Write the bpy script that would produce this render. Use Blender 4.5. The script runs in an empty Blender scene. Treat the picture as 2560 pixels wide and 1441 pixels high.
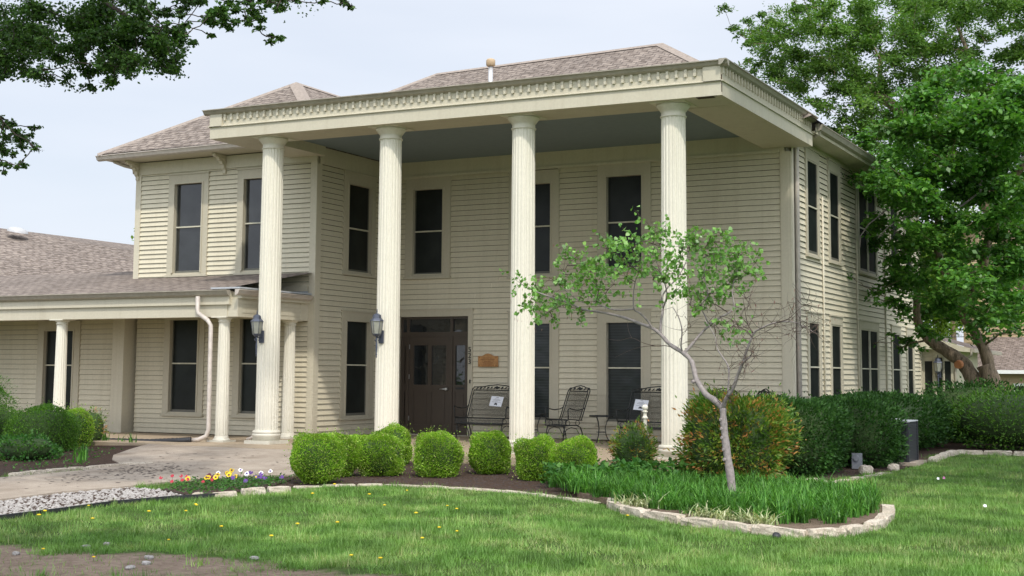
import bpy, bmesh, math, random
import numpy as np
from mathutils import Vector, Matrix

S = bpy.context.scene
COL = S.collection
random.seed(7)
RNG = np.random.default_rng(11)
R = math.radians

# ------------------------------------------------------------------ camera
cam_d = bpy.data.cameras.new("camera"); cam = bpy.data.objects.new("camera", cam_d)
COL.objects.link(cam); S.camera = cam
cam_d.sensor_width = 36; cam_d.lens = 3382.85 / 2560 * 36
cam_d.shift_x = 0; cam_d.shift_y = -112.5 / 2560
cam_d.clip_start = 0.1; cam_d.clip_end = 2000
r_ = Vector((0.88622554, 0.4632002, 0.00706122)); F_ = Vector((-0.46164207, 0.88176874, 0.09680132))
u_ = r_.cross(F_)
M = Matrix((( r_.x, u_.x, -F_.x, 7.2119), (r_.y, u_.y, -F_.y, -25.2552), (r_.z, u_.z, -F_.z, 1.3106), (0, 0, 0, 1)))
cam.matrix_world = M
# ------------------------------------------------------------------ world and sun
SUN = Vector((0.62, -0.72, 1.15)).normalized()      # direction towards the sun
elev = math.asin(SUN.z); azim = math.atan2(SUN.x, SUN.y)
W = bpy.data.worlds.new("World"); S.world = W; W.use_nodes = True
nt = W.node_tree; nt.nodes.clear()
sky = nt.nodes.new("ShaderNodeTexSky"); sky.sky_type = 'NISHITA'; sky.sun_disc = False
sky.sun_elevation = elev; sky.sun_rotation = azim; sky.dust_density = 2.0; sky.air_density = 1.0; sky.ozone_density = 1.0
tc = nt.nodes.new("ShaderNodeTexCoord"); mp = nt.nodes.new("ShaderNodeMapping"); mp.inputs['Scale'].default_value = (1.0, 1.0, 5.0)
nz = nt.nodes.new("ShaderNodeTexNoise"); nz.inputs['Scale'].default_value = 1.3; nz.inputs['Detail'].default_value = 5; nz.inputs['Roughness'].default_value = .5
rp = nt.nodes.new("ShaderNodeValToRGB"); rp.color_ramp.elements[0].position = .38; rp.color_ramp.elements[1].position = .62
rp.color_ramp.elements[0].color = (.72, .72, .72, 1); rp.color_ramp.elements[1].color = (.97, .97, .97, 1)
mx = nt.nodes.new("ShaderNodeMixRGB"); mx.inputs[2].default_value = (6.45, 6.85, 7.6, 1)
bg = nt.nodes.new("ShaderNodeBackground"); bg.inputs['Strength'].default_value = 0.12
out = nt.nodes.new("ShaderNodeOutputWorld")
L = nt.links.new
L(tc.outputs['Generated'], mp.inputs[0]); L(mp.outputs[0], nz.inputs[0]); L(nz.outputs[0], rp.inputs[0])
# thin cloud glows brighter on the sun's side of the sky
dt = nt.nodes.new("ShaderNodeVectorMath"); dt.operation = 'DOT_PRODUCT'; dt.inputs[1].default_value = tuple(SUN)
gm = nt.nodes.new("ShaderNodeMapRange"); gm.inputs[1].default_value = .1; gm.inputs[2].default_value = 1; gm.inputs[3].default_value = 1; gm.inputs[4].default_value = 2.6
gl = nt.nodes.new("ShaderNodeVectorMath"); gl.operation = 'SCALE'
L(tc.outputs['Generated'], dt.inputs[0]); L(dt.outputs['Value'], gm.inputs[0]); L(gm.outputs[0], gl.inputs['Scale']); L(mx.outputs[0], gl.inputs[0])
L(rp.outputs[0], mx.inputs[0]); L(sky.outputs[0], mx.inputs[1]); L(gl.outputs[0], bg.inputs[0]); L(bg.outputs[0], out.inputs[0])
sd = bpy.data.lights.new("sun", 'SUN'); sd.energy = 2.3; sd.angle = R(1.6); sd.color = (1, .95, .87)
sun = bpy.data.objects.new("sun", sd); COL.objects.link(sun)
sun.rotation_euler = (-SUN).to_track_quat('-Z', 'Y').to_euler()
S.view_settings.view_transform = 'Standard'; S.view_settings.look = 'None'; S.view_settings.gamma = 1
S.view_settings.use_curve_mapping = False; S.view_settings.exposure = 0.18
S.render.engine = 'CYCLES'
S.cycles.max_bounces = 5; S.cycles.transparent_max_bounces = 8; S.cycles.diffuse_bounces = 3; S.cycles.glossy_bounces = 2; S.cycles.transmission_bounces = 3

# ------------------------------------------------------------------ materials
def nodes(name):
    m = bpy.data.materials.new(name); m.use_nodes = True
    n = m.node_tree.nodes; b = n.get("Principled BSDF"); return m, m.node_tree, b
def ramp(t, stops):
    r = t.nodes.new("ShaderNodeValToRGB"); e = r.color_ramp.elements
    e[0].position, e[0].color = stops[0][0], (*stops[0][1], 1); e[1].position, e[1].color = stops[-1][0], (*stops[-1][1], 1)
    for p, c in stops[1:-1]:
        x = e.new(p); x.color = (*c, 1)
    return r
def noise(t, scale, detail=4, rough=.6, vec=None, sc=None):
    n = t.nodes.new("ShaderNodeTexNoise"); n.inputs['Scale'].default_value = scale; n.inputs['Detail'].default_value = detail; n.inputs['Roughness'].default_value = rough
    if vec is None:
        g = t.nodes.new("ShaderNodeNewGeometry"); vec = g.outputs['Position']
    if sc:
        m = t.nodes.new("ShaderNodeMapping"); m.inputs['Scale'].default_value = sc; t.links.new(vec, m.inputs[0]); vec = m.outputs[0]
    t.links.new(vec, n.inputs['Vector']); return n
def bump(t, b, src, strength, dist):
    k = t.nodes.new("ShaderNodeBump"); k.inputs['Strength'].default_value = strength; k.inputs['Distance'].default_value = dist
    t.links.new(src, k.inputs['Height']); t.links.new(k.outputs[0], b.inputs['Normal'])
def mixc(t, fac, a, b, mode='MIX'):
    m = t.nodes.new("ShaderNodeMixRGB"); m.blend_type = mode
    for i, v in ((0, fac), (1, a), (2, b)):
        if isinstance(v, (int, float)): m.inputs[i].default_value = v
        elif isinstance(v, tuple): m.inputs[i].default_value = (*v, 1)
        else: t.links.new(v, m.inputs[i])
    return m.outputs[0]
def paint(name, c, dirt=(.5, .47, .36), rough=.55, amt=.35):
    m, t, b = nodes(name)
    a = noise(t, 1.3, 6, .7, sc=(1, 1, .35)); r = ramp(t, [(.45, (0, 0, 0)), (.75, (amt,) * 3)]); t.links.new(a.outputs[0], r.inputs[0])
    f = noise(t, 22, 4, .7); r2 = ramp(t, [(.3, (.93,) * 3), (.7, (1.03,) * 3)]); t.links.new(f.outputs[0], r2.inputs[0])
    col = mixc(t, r.outputs[0], c, tuple(x * y for x, y in zip(c, dirt)) if False else tuple(x * .78 for x in c))
    col = mixc(t, 1.0, col, r2.outputs[0], 'MULTIPLY')
    # rain streaks and splash dirt near the ground
    sv = noise(t, 1.0, 5, .7, sc=(5, 5, .22)); rs = ramp(t, [(.50, (1,) * 3), (.76, (.90, .885, .86))]); t.links.new(sv.outputs[0], rs.inputs[0]); col = mixc(t, 1.0, col, rs.outputs[0], 'MULTIPLY')
    g3 = t.nodes.new("ShaderNodeNewGeometry"); s3 = t.nodes.new("ShaderNodeSeparateXYZ"); t.links.new(g3.outputs['Position'], s3.inputs[0])
    mz = t.nodes.new("ShaderNodeMapRange"); mz.inputs[1].default_value = .5; mz.inputs[2].default_value = 0.0; mz.inputs[3].default_value = 0; mz.inputs[4].default_value = .9; t.links.new(s3.outputs[2], mz.inputs[0])
    ns = noise(t, 7, 5, .7); ml = t.nodes.new("ShaderNodeMath"); ml.operation = 'MULTIPLY'; t.links.new(mz.outputs[0], ml.inputs[0]); t.links.new(ns.outputs[0], ml.inputs[1])
    col = mixc(t, ml.outputs[0], col, tuple(x * .55 for x in c))
    t.links.new(col, b.inputs['Base Color']); b.inputs['Roughness'].default_value = rough; b.inputs['Specular IOR Level'].default_value = .35
    bump(t, b, f.outputs[0], .25, .004); return m
def plain(name, c, rough=.5, metal=0, spec=.5, var=.12, sc=8):
    m, t, b = nodes(name)
    a = noise(t, sc, 4, .6); r = ramp(t, [(.3, tuple(x * (1 - var) for x in c)), (.7, tuple(x * (1 + var) for x in c))]); t.links.new(a.outputs[0], r.inputs[0])
    t.links.new(r.outputs[0], b.inputs['Base Color']); b.inputs['Roughness'].default_value = rough; b.inputs['Metallic'].default_value = metal
    b.inputs['Specular IOR Level'].default_value = spec; return m
def leafmat(name, stops, trans=.35, rough=.45, clump=1.2, spec=.3, patch=0):
    m, t, b = nodes(name)
    g = t.nodes.new("ShaderNodeNewGeometry")
    r = ramp(t, stops); fac = g.outputs['Random Per Island']
    if patch:      # young coloured growth comes in sprays, not leaf by leaf
        pn = noise(t, patch, 2, .5); mr = t.nodes.new("ShaderNodeMapRange"); mr.inputs[1].default_value = .33; mr.inputs[2].default_value = .60; t.links.new(pn.outputs[0], mr.inputs[0])
        fac = mixc(t, .62, fac, mr.outputs[0])
    t.links.new(fac, r.inputs[0])
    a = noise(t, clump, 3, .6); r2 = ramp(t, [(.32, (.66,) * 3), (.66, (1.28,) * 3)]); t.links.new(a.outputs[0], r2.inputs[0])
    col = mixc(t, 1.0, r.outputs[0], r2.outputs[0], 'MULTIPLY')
    t.links.new(col, b.inputs['Base Color']); b.inputs['Roughness'].default_value = rough; b.inputs['Specular IOR Level'].default_value = spec
    tr = t.nodes.new("ShaderNodeBsdfTranslucent"); t.links.new(mixc(t, 1.0, col, (1.15, 1.25, .5), 'MULTIPLY'), tr.inputs[0])
    ms = t.nodes.new("ShaderNodeMixShader"); ms.inputs[0].default_value = trans
    t.links.new(b.outputs[0], ms.inputs[1]); t.links.new(tr.outputs[0], ms.inputs[2])
    t.links.new(ms.outputs[0], t.nodes['Material Output'].inputs['Surface']); return m
MT = {}
MT['siding'] = paint("siding_paint", (.65, .59, .44))
MT['shadowline'] = plain("siding_shadow_line", (.085, .072, .045), .9)  # dark tone paints in the shadow line below each clapboard
MT['trim'] = paint("trim_paint", (.59, .54, .415), amt=.25)
MT['casing'] = paint("casing_paint", (.50, .455, .345), amt=.2)
MT['column'] = paint("column_paint", (.75, .71, .59), amt=.3)
MT['gutter'] = plain("gutter_metal", (.36, .325, .26), .45, .1)
MT['downspout'] = plain("downspout_metal", (.52, .46, .40), .45, 0)
MT['sash'] = plain("sash_dark", (.13, .125, .10), .5)
MT['rail'] = plain("rail_paint", (.55, .52, .40), .5)
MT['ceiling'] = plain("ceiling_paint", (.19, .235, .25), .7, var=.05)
MT['door'] = plain("door_paint", (.055, .04, .028), .4, var=.06)
MT['steel'] = plain("brushed_steel", (.6, .6, .58), .3, .9)
MT['dome'] = plain("dome_plastic", (.42, .42, .42), .5, var=.05)
MT['white'] = plain("white_paint", (.78, .77, .74), .5, var=.04)
MT['pipe'] = plain("galvanised", (.6, .6, .6), .4, .4)
MT['rust'] = plain("rusty_cap", (.45, .33, .2), .7)
MT['rot'] = plain("rotten_wood", (.06, .035, .02), .9, var=.5, sc=40)
MT['iron'] = plain("black_iron", (.018, .02, .019), .5)
MT['lantern'] = plain("lantern_metal", (.07, .08, .11), .4, .2)
MT['rubber'] = plain("black_plastic", (.02, .02, .022), .5)
MT['acm'] = plain("ac_metal", (.022, .024, .03), .5)
MT['actop'] = plain("ac_top", (.42, .44, .46), .5)
MT['paper'] = plain("paper", (.75, .76, .8), .7, var=.02)
MT['ink'] = plain("ink", (.05, .05, .06), .7)
MT['plaque'] = plain("plaque_wood", (.42, .21, .07), .5, var=.2, sc=20)
MT['plaquecut'] = plain("plaque_letters", (.2, .08, .02), .6)
def barkmat(name, c, sc):
    m, t, b = nodes(name); a = noise(t, 1, 6, .7, sc=sc); r = ramp(t, [(.35, tuple(x * .35 for x in c)), (.5, c), (.7, tuple(x * 1.5 for x in c))]); t.links.new(a.outputs[0], r.inputs[0])
    t.links.new(r.outputs[0], b.inputs['Base Color']); b.inputs['Roughness'].default_value = .95; bump(t, b, a.outputs[0], 1.0, .05); return m
MT['bark'] = barkmat("bark", (.25, .185, .125), (16, 16, 3))
MT['barkdark'] = barkmat("dark_bark", (.06, .045, .035), (16, 16, 3))
MT['barkg'] = plain("redbud_bark", (.27, .235, .22), .8, var=.25, sc=25)
MT['barkd'] = plain("dark_twig", (.10, .07, .055), .85, var=.4, sc=25)
MT['cutwood'] = plain("cut_wood", (.55, .22, .09), .8)
MT['fence'] = plain("weathered_wood", (.33, .28, .24), .85, var=.3, sc=6)
MT['tan'] = paint("tan_siding", (.42, .31, .185), amt=.15)
MT['brick'] = plain("porch_edge", (.42, .32, .24), .8, var=.3, sc=12)
def glass(name, tint, rough, spec=.5, blinds=0):
    m, t, b = nodes(name)
    a = noise(t, 2.2, 3, .5); r = ramp(t, [(.35, tuple(x * .7 for x in tint)), (.7, tuple(x * 1.4 for x in tint))]); t.links.new(a.outputs[0], r.inputs[0])
    col = r.outputs[0]
    if blinds:
        w = t.nodes.new("ShaderNodeTexWave"); w.bands_direction = 'Z'; w.inputs['Scale'].default_value = 5.5
        g = t.nodes.new("ShaderNodeNewGeometry"); t.links.new(g.outputs['Position'], w.inputs[0])
        col = mixc(t, w.outputs[1] if False else w.outputs['Fac'], col, tuple(x * 1.5 + .002 for x in tint))
    t.links.new(col, b.inputs['Base Color']); b.inputs['Roughness'].default_value = rough; b.inputs['Specular IOR Level'].default_value = spec
    wv = noise(t, 3.0, 2, .5); bump(t, b, wv.outputs[0], .22, .03)
    return m
MT['screen'] = glass("screened_glass", (.013, .016, .014), .30, .25)
MT['sidescreen'] = glass("dark_insect_screen", (.012, .015, .013), .7, .08)
MT['blind'] = glass("glass_over_blinds", (.014, .018, .018), .18, .4, 1)
MT['glass'] = glass("dark_glass", (.016, .018, .018), .05, .8)
MT['lampglass'] = plain("lamp_glass", (.30, .30, .25), .25, 0, .6)

def shingle(name, c1, c2, mort):
    m, t, b = nodes(name)
    uv = t.nodes.new("ShaderNodeUVMap")
    br = t.nodes.new("ShaderNodeTexBrick"); br.offset = .37; br.inputs['Scale'].default_value = 1
    br.inputs['Brick Width'].default_value = .24; br.inputs['Row Height'].default_value = .135; br.inputs['Mortar Size'].default_value = .011; br.inputs['Mortar Smooth'].default_value = .2
    br.inputs['Color1'].default_value = (*c1, 1); br.inputs['Color2'].default_value = (*c2, 1); br.inputs['Mortar'].default_value = (*mort, 1); br.inputs['Bias'].default_value = 0
    n1 = noise(t, 1.6, 2, .5, uv.outputs[0], (1, 4, 1))
    ad = t.nodes.new("ShaderNodeMixRGB"); ad.blend_type = 'ADD'; ad.inputs[0].default_value = .03
    t.links.new(uv.outputs[0], ad.inputs[1]); t.links.new(n1.outputs['Color'], ad.inputs[2]); t.links.new(ad.outputs[0], br.inputs[0])
    # dimensional tabs: their shadow dashes painted into the colour at random
    n2 = noise(t, 3.0, 1, .4, uv.outputs[0], (1.6, 3.7, 1)); r2 = ramp(t, [(.44, (.66, .64, .63)), (.52, (1.05,) * 3)]); t.links.new(n2.outputs[0], r2.inputs[0])
    n3 = noise(t, 90, 3, .8, uv.outputs[0]); r3 = ramp(t, [(.3, (.92,) * 3), (.7, (1.07,) * 3)]); t.links.new(n3.outputs[0], r3.inputs[0])
    n4 = noise(t, .35, 4, .6, uv.outputs[0]); r4 = ramp(t, [(.35, (.88,) * 3), (.65, (1.08,) * 3)]); t.links.new(n4.outputs[0], r4.inputs[0])
    col = mixc(t, 1.0, mixc(t, 1.0, mixc(t, 1.0, br.outputs[0], r2.outputs[0], 'MULTIPLY'), r3.outputs[0], 'MULTIPLY'), r4.outputs[0], 'MULTIPLY')
    t.links.new(col, b.inputs['Base Color']); b.inputs['Roughness'].default_value = .92; b.inputs['Specular IOR Level'].default_value = .2
    inv = t.nodes.new("ShaderNodeInvert"); t.links.new(br.outputs['Fac'], inv.inputs[1]); bump(t, b, inv.outputs[0], .6, .02); return m
MT['shingle'] = shingle("roof_shingles", (.275, .228, .190), (.215, .178, .150), (.10, .083, .073))
MT['shingle2'] = shingle("roof_shingles_grey", (.28, .225, .19), (.22, .175, .15), (.12, .1, .09))

def ground_mat(name, stops, s1, s2=None, bumpd=.03, rough=.95, extra=None):
    m, t, b = nodes(name)
    a = noise(t, s1, 8, .7); r = ramp(t, stops); t.links.new(a.outputs[0], r.inputs[0]); col = r.outputs[0]
    if s2:
        n2 = noise(t, s2, 6, .7); q = ramp(t, [(.3, (.6,) * 3), (.7, (1.35,) * 3)]); t.links.new(n2.outputs[0], q.inputs[0]); col = mixc(t, 1.0, col, q.outputs[0], 'MULTIPLY')
        bump(t, b, n2.outputs[0], .8, bumpd)
    if extra: col = extra(t, col)
    t.links.new(col, b.inputs['Base Color']); b.inputs['Roughness'].default_value = rough; b.inputs['Specular IOR Level'].default_value = .15; return m
def bare(t, col):
    # bare dirt patch near the foot of the picture and worn spots in the turf
    g = t.nodes.new("ShaderNodeNewGeometry"); sep = t.nodes.new("ShaderNodeSeparateXYZ"); t.links.new(g.outputs['Position'], sep.inputs[0])
    def mth(op, a, b_):
        k = t.nodes.new("ShaderNodeMath"); k.operation = op
        for i, v in enumerate((a, b_)):
            if isinstance(v, (int, float)): k.inputs[i].default_value = v
            else: t.links.new(v, k.inputs[i])
        return k.outputs[0]
    dx = mth('DIVIDE', mth('SUBTRACT', sep.outputs[0], -.3), 3.7); dy = mth('DIVIDE', mth('SUBTRACT', sep.outputs[1], -17.6), 1.7)
    d = mth('ADD', mth('MULTIPLY', dx, dx), mth('MULTIPLY', dy, dy))
    n = noise(t, 1.6, 5, .65); d = mth('ADD', d, mth('MULTIPLY', mth('SUBTRACT', n.outputs[0], .5), 1.6))
    q = ramp(t, [(.75, (1,) * 3), (1.0, (0,) * 3)]); t.links.new(d, q.inputs[0])
    nd = noise(t, 9, 6, .7); dr = ramp(t, [(.3, (.17, .12, .085)), (.6, (.30, .225, .17)), (.8, (.40, .33, .27))]); t.links.new(nd.outputs[0], dr.inputs[0])
    return mixc(t, q.outputs[0], col, dr.outputs[0])
MT['lawn'] = ground_mat("lawn_ground", [(.3, (.045, .08, .018)), (.55, (.075, .125, .028)), (.75, (.15, .14, .065))], 2.5, 60, extra=bare)
MT['mulch'] = ground_mat("mulch", [(.3, (.035, .022, .016)), (.55, (.085, .055, .04)), (.75, (.16, .11, .085))], 26, 70, .03)
MT['soil'] = ground_mat("soil", [(.3, (.12, .085, .06)), (.7, (.24, .18, .13))], 12, 60, .02)
def streaks(t, col):
    n = noise(t, .9, 6, .65, sc=(1, 1, 1)); q = ramp(t, [(.50, (1,) * 3), (.72, (.66, .63, .60))]); t.links.new(n.outputs[0], q.inputs[0])
    v = t.nodes.new("ShaderNodeTexVoronoi"); v.feature = 'DISTANCE_TO_EDGE'; v.inputs['Scale'].default_value = .33
    g = t.nodes.new("ShaderNodeNewGeometry"); t.links.new(g.outputs['Position'], v.inputs[0])
    c = ramp(t, [(.0, (.45,) * 3), (.006, (1,) * 3)]); t.links.new(v.outputs['Distance'], c.inputs[0])
    return mixc(t, 1.0, col, q.outputs[0], 'MULTIPLY')
MT['concrete'] = ground_mat("concrete", [(.3, (.31, .255, .20)), (.7, (.42, .355, .285))], 3, 130, .004, .85, streaks)
MT['porch'] = ground_mat("porch_concrete", [(.3, (.33, .255, .175)), (.7, (.43, .345, .245))], 2, 90, .003, .8)
MT['stone'] = ground_mat("limestone", [(.25, (.30, .24, .18)), (.48, (.50, .43, .34)), (.75, (.66, .60, .50))], 6, 45, .006, .9)
MT['pebble'] = ground_mat("pebbles", [(.3, (.22, .20, .18)), (.7, (.50, .47, .44))], 11, 60, .01, .9)
MT['litter'] = plain("leaf_litter", (.05, .035, .03), .9, var=.5, sc=30)
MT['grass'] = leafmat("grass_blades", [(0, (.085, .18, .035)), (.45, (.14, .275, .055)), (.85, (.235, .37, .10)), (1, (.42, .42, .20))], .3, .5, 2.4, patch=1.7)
MT['liriope'] = leafmat("liriope", [(0, (.035, .12, .015)), (.6, (.075, .22, .028)), (1, (.16, .36, .06))], .3, .4, 2)
MT['varieg'] = leafmat("variegated_blades", [(0, (.14, .26, .06)), (.4, (.58, .58, .34)), (.7, (.30, .36, .14)), (1, (.75, .74, .52))], .2, .5, 2)
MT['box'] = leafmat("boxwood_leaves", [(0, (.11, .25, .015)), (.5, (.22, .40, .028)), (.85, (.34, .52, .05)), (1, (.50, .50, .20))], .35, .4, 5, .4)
MT['boxd'] = leafmat("dark_boxwood_leaves", [(0, (.045, .125, .015)), (.6, (.09, .22, .025)), (1, (.16, .30, .035))], .3, .4, 4)
MT['nandina'] = leafmat("nandina_leaves", [(0, (.04, .11, .015)), (.45, (.09, .19, .025)), (.72, (.20, .28, .04)), (.82, (.42, .24, .07)), (1, (.52, .19, .07))], .3, .4, 2.6, patch=5.5)
MT['holly'] = leafmat("holly_leaves", [(0, (.018, .055, .012)), (.6, (.035, .10, .018)), (1, (.06, .14, .028))], .2, .5, 3, .2)
MT['mulberry'] = leafmat("mulberry_leaves", [(0, (.05, .15, .025)), (.5, (.085, .225, .035)), (1, (.15, .32, .05))], .38, .4, .9, .4)
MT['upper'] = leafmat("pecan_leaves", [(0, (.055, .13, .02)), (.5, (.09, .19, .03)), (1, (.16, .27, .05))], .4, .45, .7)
MT['elm'] = leafmat("elm_leaves", [(0, (.03, .075, .015)), (.6, (.05, .115, .02)), (1, (.09, .17, .03))], .3, .45, 1.5)
MT['far'] = leafmat("far_tree_leaves", [(0, (.12, .22, .03)), (.5, (.19, .31, .045)), (1, (.28, .40, .07))], .45, .5, .5)
MT['redbud'] = leafmat("redbud_leaves", [(0, (.10, .25, .04)), (.5, (.16, .34, .065)), (1, (.26, .44, .12))], .35, .35, 3, .5)
MT['pod'] = leafmat("redbud_pods", [(0, (.16, .07, .06)), (.6, (.25, .12, .10)), (1, (.36, .24, .18))], .15, .6, 3)
MT['herb'] = leafmat("broad_leaves", [(0, (.03, .11, .02)), (.6, (.06, .18, .03)), (1, (.12, .26, .05))], .3, .45, 4)
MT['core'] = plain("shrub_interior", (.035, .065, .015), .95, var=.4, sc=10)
for nme, c in (('yellow', (.80, .55, .01)), ('purple', (.10, .03, .22)), ('whitef', (.8, .8, .78)), ('red', (.38, .01, .03)), ('maroon', (.12, .01, .03)), ('pink', (.6, .2, .4))):
    MT[nme] = plain("petal_" + nme, c, .6)

# ------------------------------------------------------------------ mesh helpers
class MB:
    def __init__(s, O=(0, 0, 0), U=(1, 0, 0), N=(0, -1, 0)):
        s.v = []; s.f = []; s.uv = None; s.O = Vector(O); s.U = Vector(U).normalized(); s.N = Vector(N).normalized(); s.Z = Vector((0, 0, 1)); s.sm = []
    def P(s, u, n, z): return s.O + s.U * u + s.N * n + s.Z * z
    def box(s, u0, u1, n0, n1, z0, z1, k=0.0):
        # k: z shear per metre of u
        b = len(s.v)
        for (u, n, z) in ((u0, n0, z0), (u1, n0, z0), (u1, n1, z0), (u0, n1, z0), (u0, n0, z1), (u1, n0, z1), (u1, n1, z1), (u0, n1, z1)):
            s.v.append(s.P(u, n, z + k * u))
        for f in ((0, 3, 2, 1), (4, 5, 6, 7), (0, 1, 5, 4), (1, 2, 6, 5), (2, 3, 7, 6), (3, 0, 4, 7)):
            s.f.append(tuple(b + i for i in f)); s.sm.append(False)
        return s
    def quad(s, *pts):
        b = len(s.v); s.v += [Vector(p) for p in pts]; s.f.append(tuple(range(b, b + len(pts)))); s.sm.append(False); return s
    def prism(s, prof, u0, u1, k=0.0):
        # profile in (n, z) extruded along u
        b = len(s.v); n = len(prof)
        for u in (u0, u1):
            for (a, z) in prof: s.v.append(s.P(u, a, z + k * u))
        s.f.append(tuple(range(b, b + n))[::-1]); s.f.append(tuple(range(b + n, b + 2 * n)))
        for i in range(n): s.f.append((b + i, b + (i + 1) % n, b + n + (i + 1) % n, b + n + i))
        s.sm += [False] * (n + 2); return s
    def tube(s, pts, rad, n=8, closed=False):
        pts = [Vector(p) for p in pts]
        if isinstance(rad, (int, float)): rad = [rad] * len(pts)
        b = len(s.v); ref = None
        m = len(pts)
        for i, p in enumerate(pts):
            if closed: d = pts[(i + 1) % m] - pts[i - 1]
            else: d = pts[min(i + 1, m - 1)] - pts[max(i - 1, 0)]
            d = d.normalized() if d.length > 1e-9 else Vector((0, 0, 1))
            if ref is None: ref = d.orthogonal().normalized()
            ref = (ref - d * ref.dot(d)); ref = ref.normalized() if ref.length > 1e-6 else d.orthogonal().normalized()
            y = d.cross(ref)
            for j in range(n):
                a = 2 * math.pi * j / n; s.v.append(p + (ref * math.cos(a) + y * math.sin(a)) * rad[i])
        rings = m if closed else m - 1
        for i in range(rings):
            for j in range(n):
                a = b + i * n; c = b + ((i + 1) % m) * n
                s.f.append((a + j, a + (j + 1) % n, c + (j + 1) % n, c + j)); s.sm.append(True)
        if not closed:
            s.f.append(tuple(b + j for j in range(n))[::-1]); s.f.append(tuple(b + (m - 1) * n + j for j in range(n))); s.sm += [False, False]
        return s
    def lathe(s, prof, c=(0, 0), n=24, smooth=True):
        b = len(s.v)
        for (r, z) in prof:
            for j in range(n):
                a = 2 * math.pi * j / n; s.v.append(Vector((c[0] + r * math.cos(a), c[1] + r * math.sin(a), z)))
        for i in range(len(prof) - 1):
            for j in range(n):
                s.f.append((b + i * n + j, b + i * n + (j + 1) % n, b + (i + 1) * n + (j + 1) % n, b + (i + 1) * n + j)); s.sm.append(smooth)
        s.f.append(tuple(b + j for j in range(n))[::-1]); s.f.append(tuple(b + (len(prof) - 1) * n + j for j in range(n))); s.sm += [False, False]
        return s
    def build(s, name, mat, parent=None, bevel=0):
        me = bpy.data.meshes.new(name); me.from_pydata([tuple(v) for v in s.v], [], s.f); me.materials.append(MT[mat] if isinstance(mat, str) else mat)
        me.polygons.foreach_set('use_smooth', s.sm)
        me.update()
        o = bpy.data.objects.new(name, me); COL.objects.link(o); attach(o, parent)
        return o
def attach(o, parent):
    if parent is not None:
        o.parent = parent
        l = parent.location.copy(); p = parent
        while p.parent is not None: p = p.parent; l = l + p.location * 0
        o.matrix_parent_inverse = Matrix.Translation(-WL.get(parent.name, Vector((0, 0, 0))))
        WL[o.name] = Vector((0, 0, 0))
    else: WL[o.name] = Vector((0, 0, 0))
WL = {}
def thing(name, label, cat, loc=(0, 0, 0), group=None):
    o = bpy.data.objects.new(name, None); COL.objects.link(o); o.location = loc; o.empty_display_size = .2
    WL[o.name] = Vector(loc); o['label'] = label; o['category'] = cat
    if group: o['group'] = group
    return o
def tag(o, label, cat, group=None, kind=None):
    o['label'] = label; o['category'] = cat
    if group: o['group'] = group
    if kind: o['kind'] = kind
    return o
def struct(o, label=None):
    o['kind'] = 'structure'
    if label: o['label'] = label
    return o
def npmesh(name, verts, nper, mat, parent=None, smooth=False):
    """verts (N*nper,3): N separate polygons of nper corners."""
    n = len(verts) // nper
    me = bpy.data.meshes.new(name); me.vertices.add(len(verts)); me.vertices.foreach_set('co', np.asarray(verts, dtype=np.float32).ravel())
    me.loops.add(len(verts)); me.loops.foreach_set('vertex_index', np.arange(len(verts), dtype=np.int32))
    me.polygons.add(n); me.polygons.foreach_set('loop_start', np.arange(0, len(verts), nper, dtype=np.int32)); me.polygons.foreach_set('loop_total', np.full(n, nper, dtype=np.int32))
    me.materials.append(MT[mat]); me.update(calc_edges=True)
    o = bpy.data.objects.new(name, me); COL.objects.link(o); attach(o, parent); return o
def unit(a): return a / np.maximum(np.linalg.norm(a, axis=1, keepdims=True), 1e-9)
def leafverts(P, size, aspect=.5, up=.0, D=None, fold=.0, rng=RNG):
    """pointed leaf quads at P; size scalar or array; up biases the leaf face upwards; D optional leaf directions."""
    n = len(P); size = np.broadcast_to(np.asarray(size, float), (n,)) * rng.uniform(.7, 1.25, n)
    d = unit(rng.normal(size=(n, 3)) * (1, 1, .6)) if D is None else unit(D + rng.normal(size=(n, 3)) * .25)
    nn = rng.normal(size=(n, 3)) + np.array([0, 0, up]) * 2
    nn = unit(nn - d * np.sum(nn * d, 1, keepdims=True)); w = np.cross(d, nn)
    s = size[:, None]
    a = P; b = P + d * s * .42 + w * s * aspect * .5; c = P + d * s; e = P + d * s * .42 - w * s * aspect * .5
    return np.stack([a, b, c, e], 1).reshape(-1, 3)
def ball_pts(n, c, r, shell=.0, rng=RNG):
    v = unit(rng.normal(size=(n, 3))); q = rng.uniform(shell ** 3, 1, n) ** (1 / 3)
    return np.asarray(c) + v * q[:, None] * np.asarray(r)
def gz(x, y=None):
    return -0.12 + 0.0137 * (min(y, 3.0) + 5.4)
def gza(Y): return -0.12 + 0.0137 * (np.minimum(Y, 3.0) + 5.4)

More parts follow.
